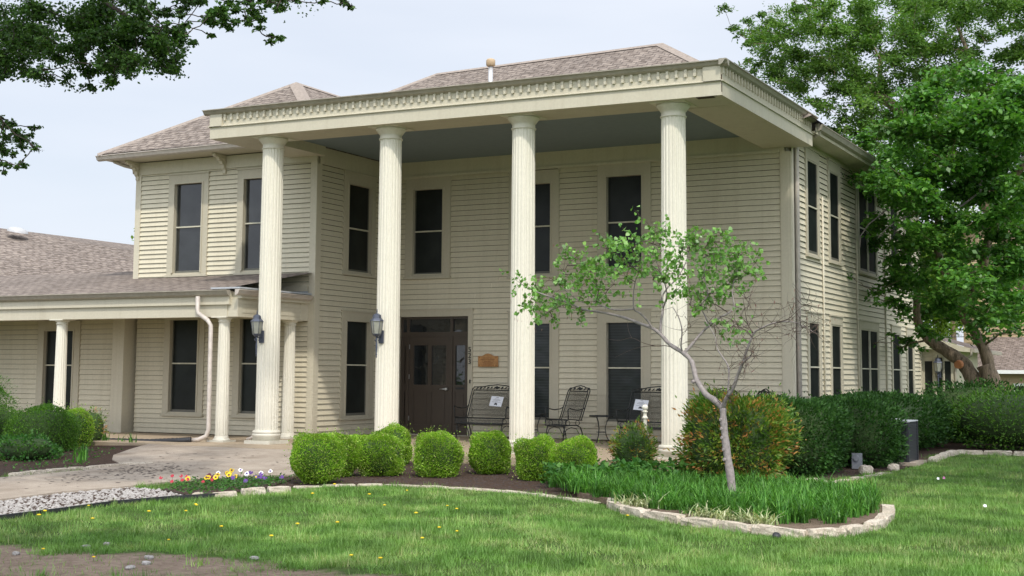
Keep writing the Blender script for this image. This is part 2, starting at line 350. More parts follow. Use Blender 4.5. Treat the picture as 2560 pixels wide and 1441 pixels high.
def sheet(name, poly, mat, off, zf=None, thick=.0, cuts=2, kind=True):
    bm = bmesh.new(); vs = [bm.verts.new((x, y, 0)) for x, y in poly]; bm.faces.new(vs)
    bmesh.ops.triangulate(bm, faces=bm.faces[:])
    if cuts: bmesh.ops.subdivide_edges(bm, edges=bm.edges[:], cuts=cuts, use_grid_fill=True)
    bmesh.ops.recalc_face_normals(bm, faces=bm.faces[:])
    for f in bm.faces:
        if f.normal.z < 0: f.normal_flip()
    for v in bm.verts: v.co.z = (zf(v.co.x, v.co.y) if zf else gz(0, v.co.y)) + off
    if thick:
        r = bmesh.ops.extrude_face_region(bm, geom=bm.faces[:])
        top = [g for g in r['geom'] if isinstance(g, bmesh.types.BMVert)]
        ts = set(top)
        for v in bm.verts:
            if v not in ts: v.co.z -= thick
        bmesh.ops.recalc_face_normals(bm, faces=bm.faces[:])
    me = bpy.data.meshes.new(name); bm.to_mesh(me); bm.free(); me.materials.append(MT[mat])
    o = bpy.data.objects.new(name, me); COL.objects.link(o); WL[o.name] = Vector((0, 0, 0))
    if kind: o['kind'] = 'structure'
    return o
def inside(poly, X, Y):
    r = np.zeros(len(X), bool); n = len(poly)
    for i in range(n):
        x1, y1 = poly[i]; x2, y2 = poly[(i + 1) % n]
        c = ((y1 > Y) != (y2 > Y)) & (X < (x2 - x1) * (Y - y1) / (y2 - y1 + 1e-12) + x1); r ^= c
    return r
# ------------------------------------------------------------------ ground
g = MB(); ys = [-300, -60, -30, -20, -12, -6, 3, 30, 400]; xs = [-400, -40, -10, 10, 40, 400]
for i in range(len(xs) - 1):
    for j in range(len(ys) - 1):
        g.quad((xs[i], ys[j], gz(0, max(ys[j], -60))), (xs[i + 1], ys[j], gz(0, max(ys[j], -60))), (xs[i + 1], ys[j + 1], gz(0, max(ys[j + 1], -60))), (xs[i], ys[j + 1], gz(0, max(ys[j + 1], -60))))
struct(g.build('ground', 'lawn'))
ISLAND = [(.87, -10.66), (1.15, -11.15), (1.7, -11.55), (2.19, -11.86), (2.94, -12.2), (3.35, -12.38), (3.8, -12.33), (3.98, -11.8), (4.0, -10.9), (3.9, -10.17), (3.57, -9.1), (3.0, -8.3), (2.3, -7.5), (1.5, -7.6), (.3, -8.0), (-.4, -8.9), (.2, -10.1)]
BED = [(-3.75, -11.2), (-3.36, -10.25), (-2.62, -9.75), (-1.69, -9.70), (-.75, -9.8), (.28, -10.32), (.87, -10.66), (1.6, -9.6), (2.31, -7.3), (2.28, -7.0), (2.36, -5.7), (2.64, -5.0), (2.8, -3.9), (2.9, -2.4), (.2, -2.4), (.2, -6.12), (-9.3, -6.12), (-5.3, -8.0), (-4.55, -9.35)]
FLOW = [(-5.45, -10.4), (-4.5, -9.3), (-3.75, -11.2), (-4.05, -12.2), (-4.9, -11.75)]
LEFTBED = [(-8.3, -11.6), (-8.14, -10.35), (-8.04, -9.6), (-8.05, -9.1), (-8.6, -8.6), (-9.5, -7.2), (-10.0, -5.9), (-10.2, -5.05), (-40, -5.05), (-40, -20)]
GRAV = [(-4.25, -15.2), (-4.2, -13.8), (-4.25, -13.2), (-3.98, -12.45), (-3.7, -11.95), (-4.05, -12.2), (-4.9, -11.7), (-5.6, -11.6), (-5.75, -12.6), (-5.75, -13.7), (-6, -15.5)]
WALK = [(-6.6, -16.5), (-5.7, -13.6), (-5.75, -12.6), (-5.56, -11.74), (-5.45, -10.4), (-4.6, -9.35), (-4.9, -8.3), (-6.0, -6.9), (-7.0, -6.05), (-9.9, -5.9), (-10.35, -6.0), (-10.15, -6.5), (-9.85, -7.1), (-9.35, -8.0), (-8.8, -8.6), (-8.0, -9.2), (-7.95, -10.3), (-8.05, -11.4), (-8.6, -16.5)]
sheet('garden_bed', BED, 'mulch', .012, cuts=3); sheet('flower_bed', FLOW, 'mulch', .022); 
sheet('raised_bed', ISLAND, 'soil', .075, thick=.1, cuts=3)
sheet('side_bed', [(2.9, -2.4), (2.6, -.6), (2.75, 0), (3.5, .2), (6.5, .2), (6.5, 4), (.1, 4), (.1, -2.4)], 'mulch', .010, cuts=2)
def walkz(x, y):
    t = min(1, max(0, (y + 10.5) / 4.4)) ** 1.7; return (1 - t) * (gz(0, y) + .03) + t * (-.004)
def bedz(x, y):
    w = min(1, max(0, (x + 13) / 2.2)); return gz(0, y) * (1 - w) + max(gz(0, y), walkz(x, y) - .03) * w
sheet('left_garden_bed', LEFTBED, 'mulch', .016, bedz, cuts=9)
sheet('walkway', WALK, 'concrete', 0, walkz, thick=.12, cuts=3)
p = MB(); p.box(-17.5, .1, -.0, 6.1, -.35, 0.0); st = struct(p.build('porch_floor', 'porch'))
p = MB((0, -2.66, 0)); p.box(-24, -14.0, -1.9, 2.3, -.35, -.003)

# ------------------------------------------------------------------ the house
HOUSE = thing('two_storey_house', 'cream clapboard two-storey house with a tall columned portico', 'house', (-5, 0, 0))
Zs = (0, 0, 1)
def siding(name, O, U, N, u0, u1, z0, z1, openings=(), ex=.112, mat='siding', parent=HOUSE, k=0):
    m = MB(O, U, N); z = z0; mis = []; rnd = random.Random(int(abs(u0) * 100 + z1 * 10))
    while z < z1 - 1e-4:
        zt = min(z + ex, z1); mid = (z + zt) / 2
        iv = [(u0, u1)]
        for (a, b, c, d) in openings:
            if c < mid < d:
                nv = []
                for (s, e) in iv:
                    if b <= s or a >= e: nv.append((s, e))
                    else:
                        if a > s: nv.append((s, a))
                        if b < e: nv.append((b, e))
                iv = nv
        for (s, e) in iv:
            # break long courses into boards with tiny differences
            cs = [s]; q = s + rnd.uniform(1.5, 4.5)
            while q < e - .6: cs.append(q); q += rnd.uniform(2.5, 4.8)
            cs.append(e)
            for i in range(len(cs) - 1):
                j = rnd.uniform(0, .005); dz = rnd.uniform(-.002, .002)
                a, b = cs[i], cs[i + 1] - (.002 if i < len(cs) - 2 else 0)
                bot = .028 + j
                bb = len(m.v)
                zb_ = z + dz + .017
                for (u, n, zz) in ((a, 0, zb_), (b, 0, zb_), (b, bot, zb_), (a, bot, zb_), (a, .004, zt + .012), (b, .004, zt + .012), (a, .002, z - .004), (b, .002, z - .004), (a, .002, zb_ + .004), (b, .002, zb_ + .004)):
                    m.v.append(m.P(u, n, zz))
                for f, mi in (((0, 3, 2, 1), 1), ((3, 2, 5, 4), 0), ((0, 4, 3), 0), ((1, 2, 5), 0), ((6, 7, 9, 8), 1)): m.f.append(tuple(bb + i2 for i2 in f)); m.sm.append(False); mis.append(mi)  # underside and back strip take the painted shadow tone
        z = zt
    o_ = m.build(name, mat, parent); o_.data.materials.append(MT['shadowline'] if mat == 'siding' else MT[mat]); o_.data.polygons.foreach_set('material_index', mis); return o_
def window(O, U, N, ua, ub, za, zb, side=.165, head=.25, sill=.045, meet=None, mull=None, glassmat='screen', parent=HOUSE, label=None, cz=0, sh=0):
    """double-hung window: casing (the part), sash, pane as sub-parts; a..b are the casing's outer edges"""
    c = MB(O, U, N); ga, gb, gc, gd = ua + side, ub - side, za + sill, zb - head
    c.box(ua, ga, .0, .045, za + .0, zb - head); c.box(gb, ub, .0, .045, za, zb - head)
    c.box(ua, ub, .0, .048, zb - head, zb - .03); c.box(ua - .015, ub + .015, .0, .07, zb - .03, zb)
    c.box(ua - .02, ub + .02, -.02, .08, za - .045, za)
    c.box(ga, gb, -.05, .03, za, gc); st = .06 - sh * .4
    for a, b in ((ga, ga + .035), (gb - .035, gb)): c.box(a, b, -.06, st, gc, gd)
    c.box(ga + .035, gb - .035, -.06, st, gd - .03, gd)
    w = c.build('window', 'casing', parent)
    if label: w['label'] = label
    s = MB(O, U, N); mz = meet if meet is not None else (gc + gd) / 2
    a, b = ga + .035, gb - .035; t = .022
    s.box(a, a + t, -.06, -.03 + sh, gc, gd - .03); s.box(b - t, b, -.06, -.03 + sh, gc, gd - .03); s.box(a + t, b - t, -.06, -.03 + sh, gc, gc + .05)
    s.build('sash', 'sash', w)
    r = MB(O, U, N); r.box(a + t, b - t, -.06, .0 + sh * .7, mz - .014, mz + .014)
    if mull: r.box(mull - .025, mull + .025, -.06, .02 + sh * .5, gc, gd - .03)
    r.build('meeting_rail', 'rail', w)
    p = MB(O, U, N); p.box(a + t, b - t, -.08, -.045 + sh, gc + .05, gd - .03); p.build('pane', glassmat, w)
    return w
FX, FY = (1, 0, 0), (0, -1, 0)
O0 = (0, 0, 0)
# solid wall bodies behind the clapboards
wb = MB((0, 0, 0), FX, (0, 1, 0)); wb.box(-9.15, -.10, .09, 12.2, -.3, 5.95); wb.box(-13.98, -9.26, -2.57, 9, -.3, 5.95)
wb.box(-30, -14.02, -2.7 + .12, 9, -.3, 3.2)
wb.build('wall', 'siding', HOUSE)
cas = dict(side=.165)
def op(ua, ub, za, zb): return (ua + .05, ub - .05, za, zb - .03)
front = [(-8.648, -7.5, 3.42, 5.62), (-6.07, -4.89, 3.37, 5.585), (-4.02, -2.845, 3.42, 5.635), (-6.07, -4.89, .34, 2.65), (-4.02, -2.86, .34, 2.65)]
DOOR = (-8.86, -6.92, 0, 2.72)
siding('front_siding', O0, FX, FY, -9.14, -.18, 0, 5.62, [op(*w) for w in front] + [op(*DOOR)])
lab = ['upper window above the front door', 'upper window between the second and fourth windows', 'upper window behind the fourth column', None, None]
for i, w in enumerate(front):
    window(O0, FX, FY, *w, meet=[4.42, 4.41, 4.41, 1.46, 1.46][i], glassmat='blind' if i > 2 else 'screen')
# return wall of the wing
RO, RU, RN = (-9.165, 0, 0), (0, 1, 0), (1, 0, 0)
ret = [(-1.72, -.5, 3.43, 5.62), (-1.72, -.5, .38, 2.64)]
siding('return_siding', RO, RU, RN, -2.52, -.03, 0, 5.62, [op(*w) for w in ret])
window(RO, RU, RN, *ret[0], meet=4.4, side=.14); window(RO, RU, RN, *ret[1], meet=1.49, side=.14, head=.2)
# wing front
WO = (0, -2.66, 0)
wing = [(-13.09, -11.98, 3.406, 5.625), (-11.19, -10.08, 3.406, 5.625), (-13.09, -11.98, .42, 2.66), (-11.19, -10.08, .42, 2.66)]
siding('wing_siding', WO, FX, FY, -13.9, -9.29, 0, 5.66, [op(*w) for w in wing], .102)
for i, w in enumerate(wing): window(WO, FX, FY, *w, meet=[4.45, 4.45, 1.5, 1.5][i], glassmat='glass' if i < 2 else 'screen', side=.14, head=.2)
# right side wall
SO, SU, SN = (0, 0, 0), (0, 1, 0), (1, 0, 0)
side = [(.98, 2.0, 3.72, 5.88), (2.72, 3.74, 3.72, 5.88), (5.30, 7.22, 3.68, 5.88), (8.6, 9.7, 3.72, 5.88), (10.4, 11.35, 3.72, 5.88),
        (.98, 2.0, .4, 2.6), (2.72, 3.74, .4, 2.6), (5.30, 7.22, .4, 2.6), (8.6, 9.7, .6, 2.6), (10.4, 11.35, .6, 2.6)]
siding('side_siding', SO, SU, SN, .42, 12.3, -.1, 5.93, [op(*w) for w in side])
for i, w in enumerate(side):
    window(SO, SU, SN, *w, side=.125, sh=.058, glassmat='sidescreen', head=.24 if i < 5 else .2, meet=4.7 if i < 5 else 1.5, mull=6.26 if i in (2, 7) else None)
# veranda wall on the left
VO = (0, -2.80, 0)
vw = (-16.72, -15.42, .35, 2.45)
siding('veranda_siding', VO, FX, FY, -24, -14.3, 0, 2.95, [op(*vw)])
window(VO, FX, FY, *vw, meet=1.45, side=.17, head=.2)
# corner boards, friezes, pilaster
t = MB()
t.box(-.19, .03, 0, .035, 0, 5.62); t.box(-.17, -.02, .035, .045, 0, 5.62)
t.box(-9.14, -.1, 0, .05, 5.62, 5.97, .0); t.box(-9.14, -.2, .05, .075, 5.60, 5.66)
t.build('corner_board', 'trim', HOUSE)
t = MB(RO, RU, RN); t.box(-2.66, -2.52, 0, .035, 0, 5.62); t.box(-2.6, 0, 0, .05, 5.62, 5.97); t.build('return_trim', 'trim', HOUSE)
t = MB(WO); t.box(-9.29, -9.132, 0, .037, 0, 5.68); t.box(-14.05, -13.9, 0, .037, 3.0, 5.66); t.box(-14.05, -9.132, 0, .045, 5.66, 5.93)
t.box(-14.02, -9.3, .0, .06, 2.98, 3.1)
t.build('wing_trim', 'trim', HOUSE)
t = MB(SO, SU, SN); t.box(0, .12, 0.031, .04, -.1, 5.93); t.box(.30, .42, 0, .04, -.1, 5.93); t.box(12.2, 12.4, 0, .04, -.1, 5.93)
t.box(0, 12.4, 0, .03, 5.9, 5.96)
t.build('side_trim', 'trim', HOUSE)
t = MB(WO); t.box(-14.33, -14.0, -.2, .3, 0, 2.9); t.build('pilaster', 'trim', HOUSE)
# door set
d = MB(O0, FX, FY)
ua, ub, _, zb = DOOR; c = .11
d.box(ua, ua + c, 0, .05, 0, zb - .17); d.box(ub - c, ub, 0, .05, 0, zb - .17); d.box(ua, ub, 0, .052, zb - .17, zb - .03); d.box(ua - .02, ub + .02, 0, .08, zb - .03, zb)
d.box(ua + c, ub - c, -.1, .1, -.02, .02)
dr = d.build('front_door', 'casing', HOUSE)
e = MB(O0, FX, FY)
e.box(ua + c, ub - c, -.09, -.075, .02, 2.55)
for a, b in ((ua + c, ua + c + .05), (-8.60, -8.54), (-7.50, -7.44), (ub - c - .05, ub - c)): e.box(a, b, -.075, -.01, .02, 2.55)
for z0, z1 in ((2.13, 2.22), (2.50, 2.55)): e.box(ua + c + .05, ub - c - .05, -.075, -.012, z0, z1)
def leaf_(a, b, cols, thick=-.03):
    w = (b - a); st_ = .11 if cols == 2 else .06
    e.box(a, b, -.075, thick - .012, .02, .99)
    e.box(a, b, -.075, thick, .93, 1.08); e.box(a, b, -.075, thick, .02, .22); e.box(a, b, -.075, thick, 1.93, 2.13)
    xs_ = [a, a + st_] + ([(a + b) / 2 - .045, (a + b) / 2 + .045] if cols == 2 else []) + [b - st_, b]
    for i in range(0, len(xs_), 2):
        e.box(xs_[i], xs_[i + 1], -.075, thick, .22, .93); e.box(xs_[i], xs_[i + 1], -.075, thick, 1.08, 1.93)
    for i in range(1, len(xs_) - 1, 2): e.box(xs_[i] + .035, xs_[i + 1] - .035, -.075, thick + .004 - .008, .26, .89)
leaf_(-8.54, -7.50, 2); leaf_(ua + c + .05, -8.60, 1); leaf_(-7.44, ub - c - .05, 1)
e.build('door_leaf', 'door', dr)
p = MB(O0, FX, FY); p.box(ua + c + .05, ub - c - .05, -.075, -.06, 1.08, 1.93); p.box(ua + c + .05, ub - c - .05, -.075, -.055, 2.22, 2.5); p.build('pane', 'glass', dr)
h = MB(O0, FX, FY); h.tube([(-7.58, .03, .99), (-7.58, -.03 - .0, .99)], .028, 12); h.tube([(-7.58, -.045, .99), (-7.66, -.055, .992), (-7.72, -.05, .985)], .010, 6)
for z in (.35, 1.25, 1.9): h.box(-8.56, -8.53, -.03, -.018, z - .05, z + .05)
h.build('handle', 'steel', dr)
h = MB(O0, FX, FY); h.box(-7.36, -7.16, -.03, -.01, .99, 1.03); h.box(ub - .06, ub - .035, .05, .065, 1.12, 1.2); h.build('letter_slot', 'iron', dr)
# house number
cu = bpy.data.curves.new('house_number', 'FONT'); cu.body = "5\n2\n3"; cu.size = .155; cu.extrude = .006; cu.space_line = .82; cu.align_x = 'CENTER'
cu.materials.append(MT['iron']); hc = bpy.data.objects.new('number_curve', cu); hm = bpy.data.meshes.new_from_object(hc); bpy.data.objects.remove(hc)
ho = bpy.data.objects.new('house_number', hm); COL.objects.link(ho); attach(ho, HOUSE)
ho.rotation_euler = (R(90), 0, 0); ho.location = (-6.975, -.068, 1.785)

# ---- portico
KE = -.0065   # the old beam sags slightly to the right
EB, EL, ET = 5.705, 5.925, 6.155
en = MB(); y0 = 5.22; xl, xr = -9.84, .42
en.box(xl, xr, 4.38, y0, EB, EL, KE)
en.prism([(y0 - .3, EL), (y0 + .03, EL), (y0 + .03, EL + .012), (y0 - .012, EL + .03), (y0 - .012, ET + .02), (y0 - .3, ET + .02)], xl, xr, KE)
b = MB((xr, 0, 0), (0, 1, 0), (1, 0, 0)); kr = EB + KE * xr
b.box(-4.38, .1, -.92, 0, kr, kr + .22); b.prism([(-.3, kr + .22), (.03, kr + .22), (.03, kr + .232), (-.012, kr + .25), (-.012, kr + .47), (-.3, kr + .47)], -5.25, .1)
b2 = MB((xl, 0, 0), (0, 1, 0), (-1, 0, 0)); kl = EB + KE * xl
b2.box(-4.38, -2.6, -.84, 0, kl, kl + .22); b2.prism([(-.3, kl + .22), (.03, kl + .22), (.03, kl + .232), (-.012, kl + .25), (-.012, kl + .47), (-.3, kl + .47)], -5.25, -2.6)
for q in (b, b2):
    off = len(en.v); en.v += q.v; en.f += [tuple(i + off for i in f) for f in q.f]; en.sm += q.sm
dn = en; n = int((xr - xl) / .155)
for i in range(n + 1):
    u = xl + .03 + i * .155
    if u + .05 < xr: dn.box(u, u + .045, y0 - .012, y0 + .022, ET - .115, ET + .005, KE)
d2 = MB((xr, 0, 0), (0, 1, 0), (1, 0, 0))
for i in range(34):
    u = -5.2 + i * .155; d2.box(u, u + .045, -.012, .022, kr + .345, kr + .465)
off = len(dn.v); dn.v += d2.v; dn.f += [tuple(i + off for i in f) for f in d2.f]; dn.sm += d2.sm
ENT = en.build('entablature', 'trim', HOUSE)
MT['peel'] = plain("peeling_paint", (.40, .33, .27), .9, var=.5, sc=30)
rt = MB()
for k in range(9):
    a = .42 - random.random() * .22; z = kr + random.random() * .4; s_ = random.uniform(.012, .05)
    pts = [(a + s_ * math.cos(q) * 1.1, -5.2228 - (.03 if z > kr + .21 else 0) * 0, z + s_ * math.sin(q) * .6) for q in [i * math.pi / 3 + random.random() * .6 for i in range(6)]]
    pass
rt.box(.413, .4225, 5.205, 5.2225, kr + .05, kr + .21)
rt.box(.40, .4226, 5.21, 5.2226, kr + .24, kr + .33)
rt.box(-.02, .26, 5.06, 5.2, kr - .004, kr + .01)
rt.box(.2, .33, 5.17, 5.2, kr - .004, kr + .01)
rt.build('rot_patch', 'rot', ENT)
gprof = lambda n0, z0: [(n0, z0), (n0 + .03, z0), (n0 + .07, z0 + .025), (n0 + .10, z0 + .075), (n0 + .125, z0 + .08), (n0 + .125, z0 + .095), (n0, z0 + .095)]
gt = MB(); gt.prism(gprof(y0 - .012, ET + .005), xl - .12, xr + .12, KE)
q = MB((xr, 0, 0), (0, 1, 0), (1, 0, 0)); q.prism(gprof(-.012, kr + .463), -5.34, .15)
off = len(gt.v); gt.v += q.v; gt.f += [tuple(i + off for i in f) for f in q.f]; gt.sm += q.sm
gt.build('gutter', 'gutter', ENT)
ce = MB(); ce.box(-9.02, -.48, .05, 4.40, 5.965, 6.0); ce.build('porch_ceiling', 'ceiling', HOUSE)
rf = MB(); rf.box(xl + .05, xr - .05, .2, 5.1, ET + .05, ET + .09, KE); rf.build('portico_roof', 'shingle2', HOUSE)

# ---- fluted columns
def fluted(cx, cy, z0, z1, r0, r1, nfl=20, dep=.011, per=8):
    m = MB(); zs = [z0 + (z1 - z0) * i / 8 for i in range(9)]; n = nfl * per
    for zi, z in enumerate(zs):
        f = zi / 8; rr = r0 + (r1 - r0) * f ** 1.4
        for j in range(n):
            a = 2 * math.pi * j / n; ph = (j % per) / per
            q = 0 if ph < .4 else dep * (math.sin((ph - .375) / .625 * math.pi) ** .6)
            m.v.append(Vector((cx + (rr - q) * math.cos(a), cy + (rr - q) * math.sin(a), z)))
    for i in range(8):
        for j in range(n): m.f.append((i * n + j, i * n + (j + 1) % n, (i + 1) * n + (j + 1) % n, (i + 1) * n + j)); m.sm.append(False)
    return m
CX = [-8.64, -5.99, -3.285, -.55]; CZ = [0.0, -.0, -.03, -.03]
clabel = ['tall fluted column at the left end with a torus base over the walkway', 'second tall fluted column carrying a lantern', 'third tall fluted column with no lantern', 'fourth tall fluted column at the right end']
for i, x in enumerate(CX):
    zt = EB + KE * x; cy = -4.8; z0 = CZ[i]
    c = fluted(x, cy, z0 + .25, zt - .22, .212, .197).build('column', 'column', HOUSE)
    c['label'] = clabel[i]
    k = MB(); k.lathe([(.197, zt - .225), (.215, zt - .222), (.218, zt - .205), (.20, zt - .20), (.198, zt - .13), (.215, zt - .12), (.25, zt - .07), (.275, zt - .045), (.278, zt - .02), (.27, zt - .018), (.27, zt)], (x, cy), 40)
    k.box(x - .3, x + .3, 4.5, 5.1, zt - .012, zt + .004)
    k.build('capital', 'column', c)
    k = MB(); k.box(x - .29, x + .29, 4.51, 5.09, z0 - .05, z0 + .06)
    k.lathe([(.262, z0 + .06), (.255, z0 + .13), (.262, z0 + .135), (.266, z0 + .16), (.262, z0 + .185), (.245, z0 + .19), (.262, z0 + .20), (.264, z0 + .22), (.25, z0 + .242), (.215, z0 + .25)], (x, cy), 40)
    k.build('base', 'column', c)
# ---- wing eave, brackets
ev = MB(); ev.box(-14.5, -9.85, 2.66, 3.3, 5.95, 5.975); ev.box(-14.5, -9.85, 3.28, 3.3, 5.95, 6.05)
ev.box(-14.5, -14.0, -3, 2.66, 5.95, 5.975); ev.box(-9.84, -9.15, 2.6, 3.3, 5.945, 5.97)
ev.build('soffit', 'trim', HOUSE)
gt = MB(); gt.prism([(3.28, 5.985), (3.31, 5.985), (3.36, 6.01), (3.39, 6.08), (3.41, 6.085), (3.41, 6.10), (3.28, 6.10)], -14.6, -9.88, .004)
gt.build('wing_gutter', 'downspout', HOUSE)
gt = MB((0, 0, 0), (0, 1, 0), (1, 0, 0)); gt.prism([(.5, 6.0), (.53, 6.0), (.58, 6.02), (.61, 6.1), (.625, 6.105), (.625, 6.12), (.5, 6.12)], .13, 12.9); gt.build('side_gutter', 'gutter', HOUSE)
ev = MB((0, 0, 0), (0, 1, 0), (1, 0, 0)); ev.box(.1, 12.9, 0, .5, 5.96, 6.0); ev.box(.1, 12.9, .48, .502, 5.94, 6.06); ev.build('side_soffit', 'trim', HOUSE)
def bracket(x):
    m = MB((x, -2.66, 0), (0, -1, 0), (1, 0, 0))
    # scroll silhouette in the plane running out from the wall
    prof = [(0, 5.94), (.42, 5.94), (.42, 5.90), (.36, 5.86), (.33, 5.88), (.28, 5.86), (.27, 5.81), (.20, 5.80), (.17, 5.74), (.13, 5.73), (.12, 5.66), (.07, 5.62), (.07, 5.56), (.03, 5.52), (0, 5.55)]
    mm = MB((x, -2.66, 0), (1, 0, 0), (0, -1, 0)); mm.prism([(a, z) for a, z in prof], -.04, .04)
    mm.prism([(.08, 5.78), (.13, 5.83), (.2, 5.86), (.14, 5.88), (.08, 5.86)], -.055, .055)
    return mm.build('bracket', 'trim', HOUSE)
bracket(-14.0); bracket(-11.55)
# ---- roofs
def roof(name, faces, mat='shingle', parent=HOUSE, thick=.05):
    me = bpy.data.meshes.new(name); vs = []; fs = []; uvs = []
    for (f, e) in faces:      # f: polygon, e: eave direction
        pts = [Vector(p_) for p_ in f]; e = Vector(e).normalized()
        nrm = (pts[1] - pts[0]).cross(pts[2] - pts[0]).normalized()
        if nrm.z < 0: pts = pts[::-1]; nrm = -nrm
        up_ = nrm.cross(e).normalized()
        b0 = len(vs); vs += [tuple(p_) for p_ in pts]; fs.append(tuple(range(b0, b0 + len(pts)))); uvs += [(p_.dot(e), p_.dot(up_)) for p_ in pts]
    me.from_pydata(vs, [], fs); uvl = me.uv_layers.new(name='UVMap')
    for i, q_ in enumerate(uvs): uvl.data[i].uv = q_
    me.materials.append(MT[mat]); o = bpy.data.objects.new(name, me); COL.objects.link(o); attach(o, parent)
    return o
sl = .633; PK = (-11.5, -.32, 7.98)
wr = roof('wing_roof', [([(-14.56, -3.38, 6.07), (-8.5, -3.38, 6.07), PK], (1, 0, 0)), ([(-14.56, -3.38, 6.07), PK, (-11.5, 8, 7.98), (-14.56, 8, 6.07)], (0, 1, 0)),
                   ([(-8.5, -3.38, 6.07), (-8.5, 8, 6.07), (-11.5, 8, 7.98), PK], (0, 1, 0))])
RA, RB_ = (-10.3, 4, 8.95), (-4.15, 4.0, 9.07); RC = (-4.15, 8.6, 9.07)
mr = roof('main_roof', [([(-9.2, -.6, 6.15), (.6, -.6, 6.15), RB_, RA, (-11.7, 2.5, 8.02)], (1, 0, 0)), ([(.6, -.6, 6.15), (.6, 13, 6.15), RC, RB_], (0, 1, 0)),
                   ([RA, (-11.7, 2.5, 8.02), (-11.7, 8, 8.02), (-10.3, 6, 8.95)], (0, 1, 0)), ([RA, RB_, RC, (-10.3, 8.6, 8.95)], (1, 0, 0)), ([(.6, 13, 6.15), (-9, 13, 6.15), RC], (1, 0, 0))])
def cap(a, b, parent, w=.11, mat='shingle'):
    a, b = Vector(a), Vector(b); d = (b - a).normalized(); s_ = d.cross(Vector((0, 0, 1))).normalized(); n_ = s_.cross(d)
    m = MB(); up_ = n_ * .025; dn_ = -n_ * .05
    m.quad(a + up_, b + up_, b + s_ * w + dn_, a + s_ * w + dn_); m.quad(b + up_, a + up_, a - s_ * w + dn_, b - s_ * w + dn_)
    return m.build('ridge_cap', 'ridge', parent)
MT['ridge'] = plain("ridge_shingle", (.285, .235, .195), .9, var=.2, sc=16)
cap(PK, (-14.56, -3.38, 6.07), wr); cap(PK, (-8.5, -3.38, 6.07), wr, .16); cap(PK, (-11.5, 6, 7.98), wr)
cap(RA, RB_, mr); cap(RB_, (.6, -.6, 6.15), mr, .16); cap(RB_, RC, mr); cap(RA, (-11.7, 2.5, 8.02), mr)
v = MB(); v.tube([(-7.38, 1.5, 7.3), (-7.38, 1.5, 8.36)], .052, 14); vo = v.build('roof_vent', 'pipe', HOUSE)
v = MB(); v.lathe([(.07, 8.33), (.105, 8.36), (.105, 8.47), (.09, 8.5), (.05, 8.515)], (-7.38, 1.5), 16); v.build('vent_cap', 'rust', vo)
# low roof on the left: veranda slope and cross roof behind it
V1 = lambda x, y: (x, y, 2.88 + (y + 5.02) * .205)
lowr = roof('low_roof', [([V1(-26, -5.02), V1(-9.75, -5.02), V1(-9.22, -2.9), V1(-9.2, -2.66), V1(-14.02, -2.66), V1(-14.02, -1.2), V1(-20.2, -1.0), V1(-26, -1.0)], (1, 0, 0)),
                         ([(-14.0, -1.2, 3.66), (-20.3, -1.0, 3.70), (-26.5, -1.0, 4.0), (-24.3, 1.6, 5.47), (-24.4, 12, 5.47), (-14.0, 12, 3.5)], (0, 1, 0))], 'shingle')
dm = MB()
dn_ = Vector((.2, -.05, .97)); cc = Vector((-22.85, 2.0, 5.24))
ring = []
for i, (rr, hh) in enumerate([(.29, -.02), (.28, .04), (.21, .09), (.10, .12), (.02, .125)]):
    for j in range(20):
        a = 2 * math.pi * j / 20; dm.v.append(cc + Vector((rr * math.cos(a), rr * math.sin(a), hh - rr * math.cos(a) * .2)))
for i in range(4):
    for j in range(20): dm.f.append((i * 20 + j, i * 20 + (j + 1) % 20, (i + 1) * 20 + (j + 1) % 20, (i + 1) * 20 + j)); dm.sm.append(True)
dm.build('dome_vent', 'dome', lowr)
fl = MB(WO); fl.box(-14, -9.3, .03, .05, 2.9, 3.05); fl.build('flashing', 'actop', lowr)
# veranda beam, gutter, small columns
vb = MB(); VY = 4.95
vb.box(-24, -9.53, VY - .32, VY, 2.37, 2.70); vb.box(-24, -9.45, VY - .3, VY + .05, 2.60, 2.86)
vb2 = MB((-9.30, 0, 0), (0, 1, 0), (1, 0, 0)); vb2.box(-4.93, -2.7, -.34, 0, 2.37, 2.72); vb2.box(-4.9, -2.7, -.34, .07, 2.72, 2.84); vb2.box(-4.93, -4.8, 0, .012, 2.37, 2.72); vb2.box(-2.95, -2.7, 0, .012, 2.37, 2.72)
for z in (2.45, 2.53, 2.61): vb2.box(-4.8, -2.95, -.01, .008, z, z + .072)
off = len(vb.v); vb.v += vb2.v; vb.f += [tuple(i + off for i in f) for f in vb2.f]; vb.sm += vb2.sm
vb.box(-24, -9.4, -2.4 + 4.9, VY - .3, 2.68, 2.70)
VER = vb.build('veranda_beam', 'trim', HOUSE)
vg = MB(); vg.prism([(VY + .05, 2.76), (VY + .09, 2.76), (VY + .13, 2.79), (VY + .16, 2.855), (VY + .18, 2.86), (VY + .18, 2.875), (VY + .05, 2.875)], -24, -9.42)
vg.build('veranda_gutter', 'gutter', VER)
vg = MB((-9.23, 0, 0), (0, 1, 0), (1, 0, 0)); vg.prism([(0, 2.77), (.03, 2.77), (.07, 2.8), (.1, 2.86), (.115, 2.865), (.115, 2.88), (0, 2.88)], -5.1, -2.75); vg.build('veranda_gutter', 'downspout', VER)
sr = MB(); sr.box(-9.9, -9.2, 2.66, 5.0, 2.9, 2.93); sr.build('veranda_roof_edge', 'actop', VER)
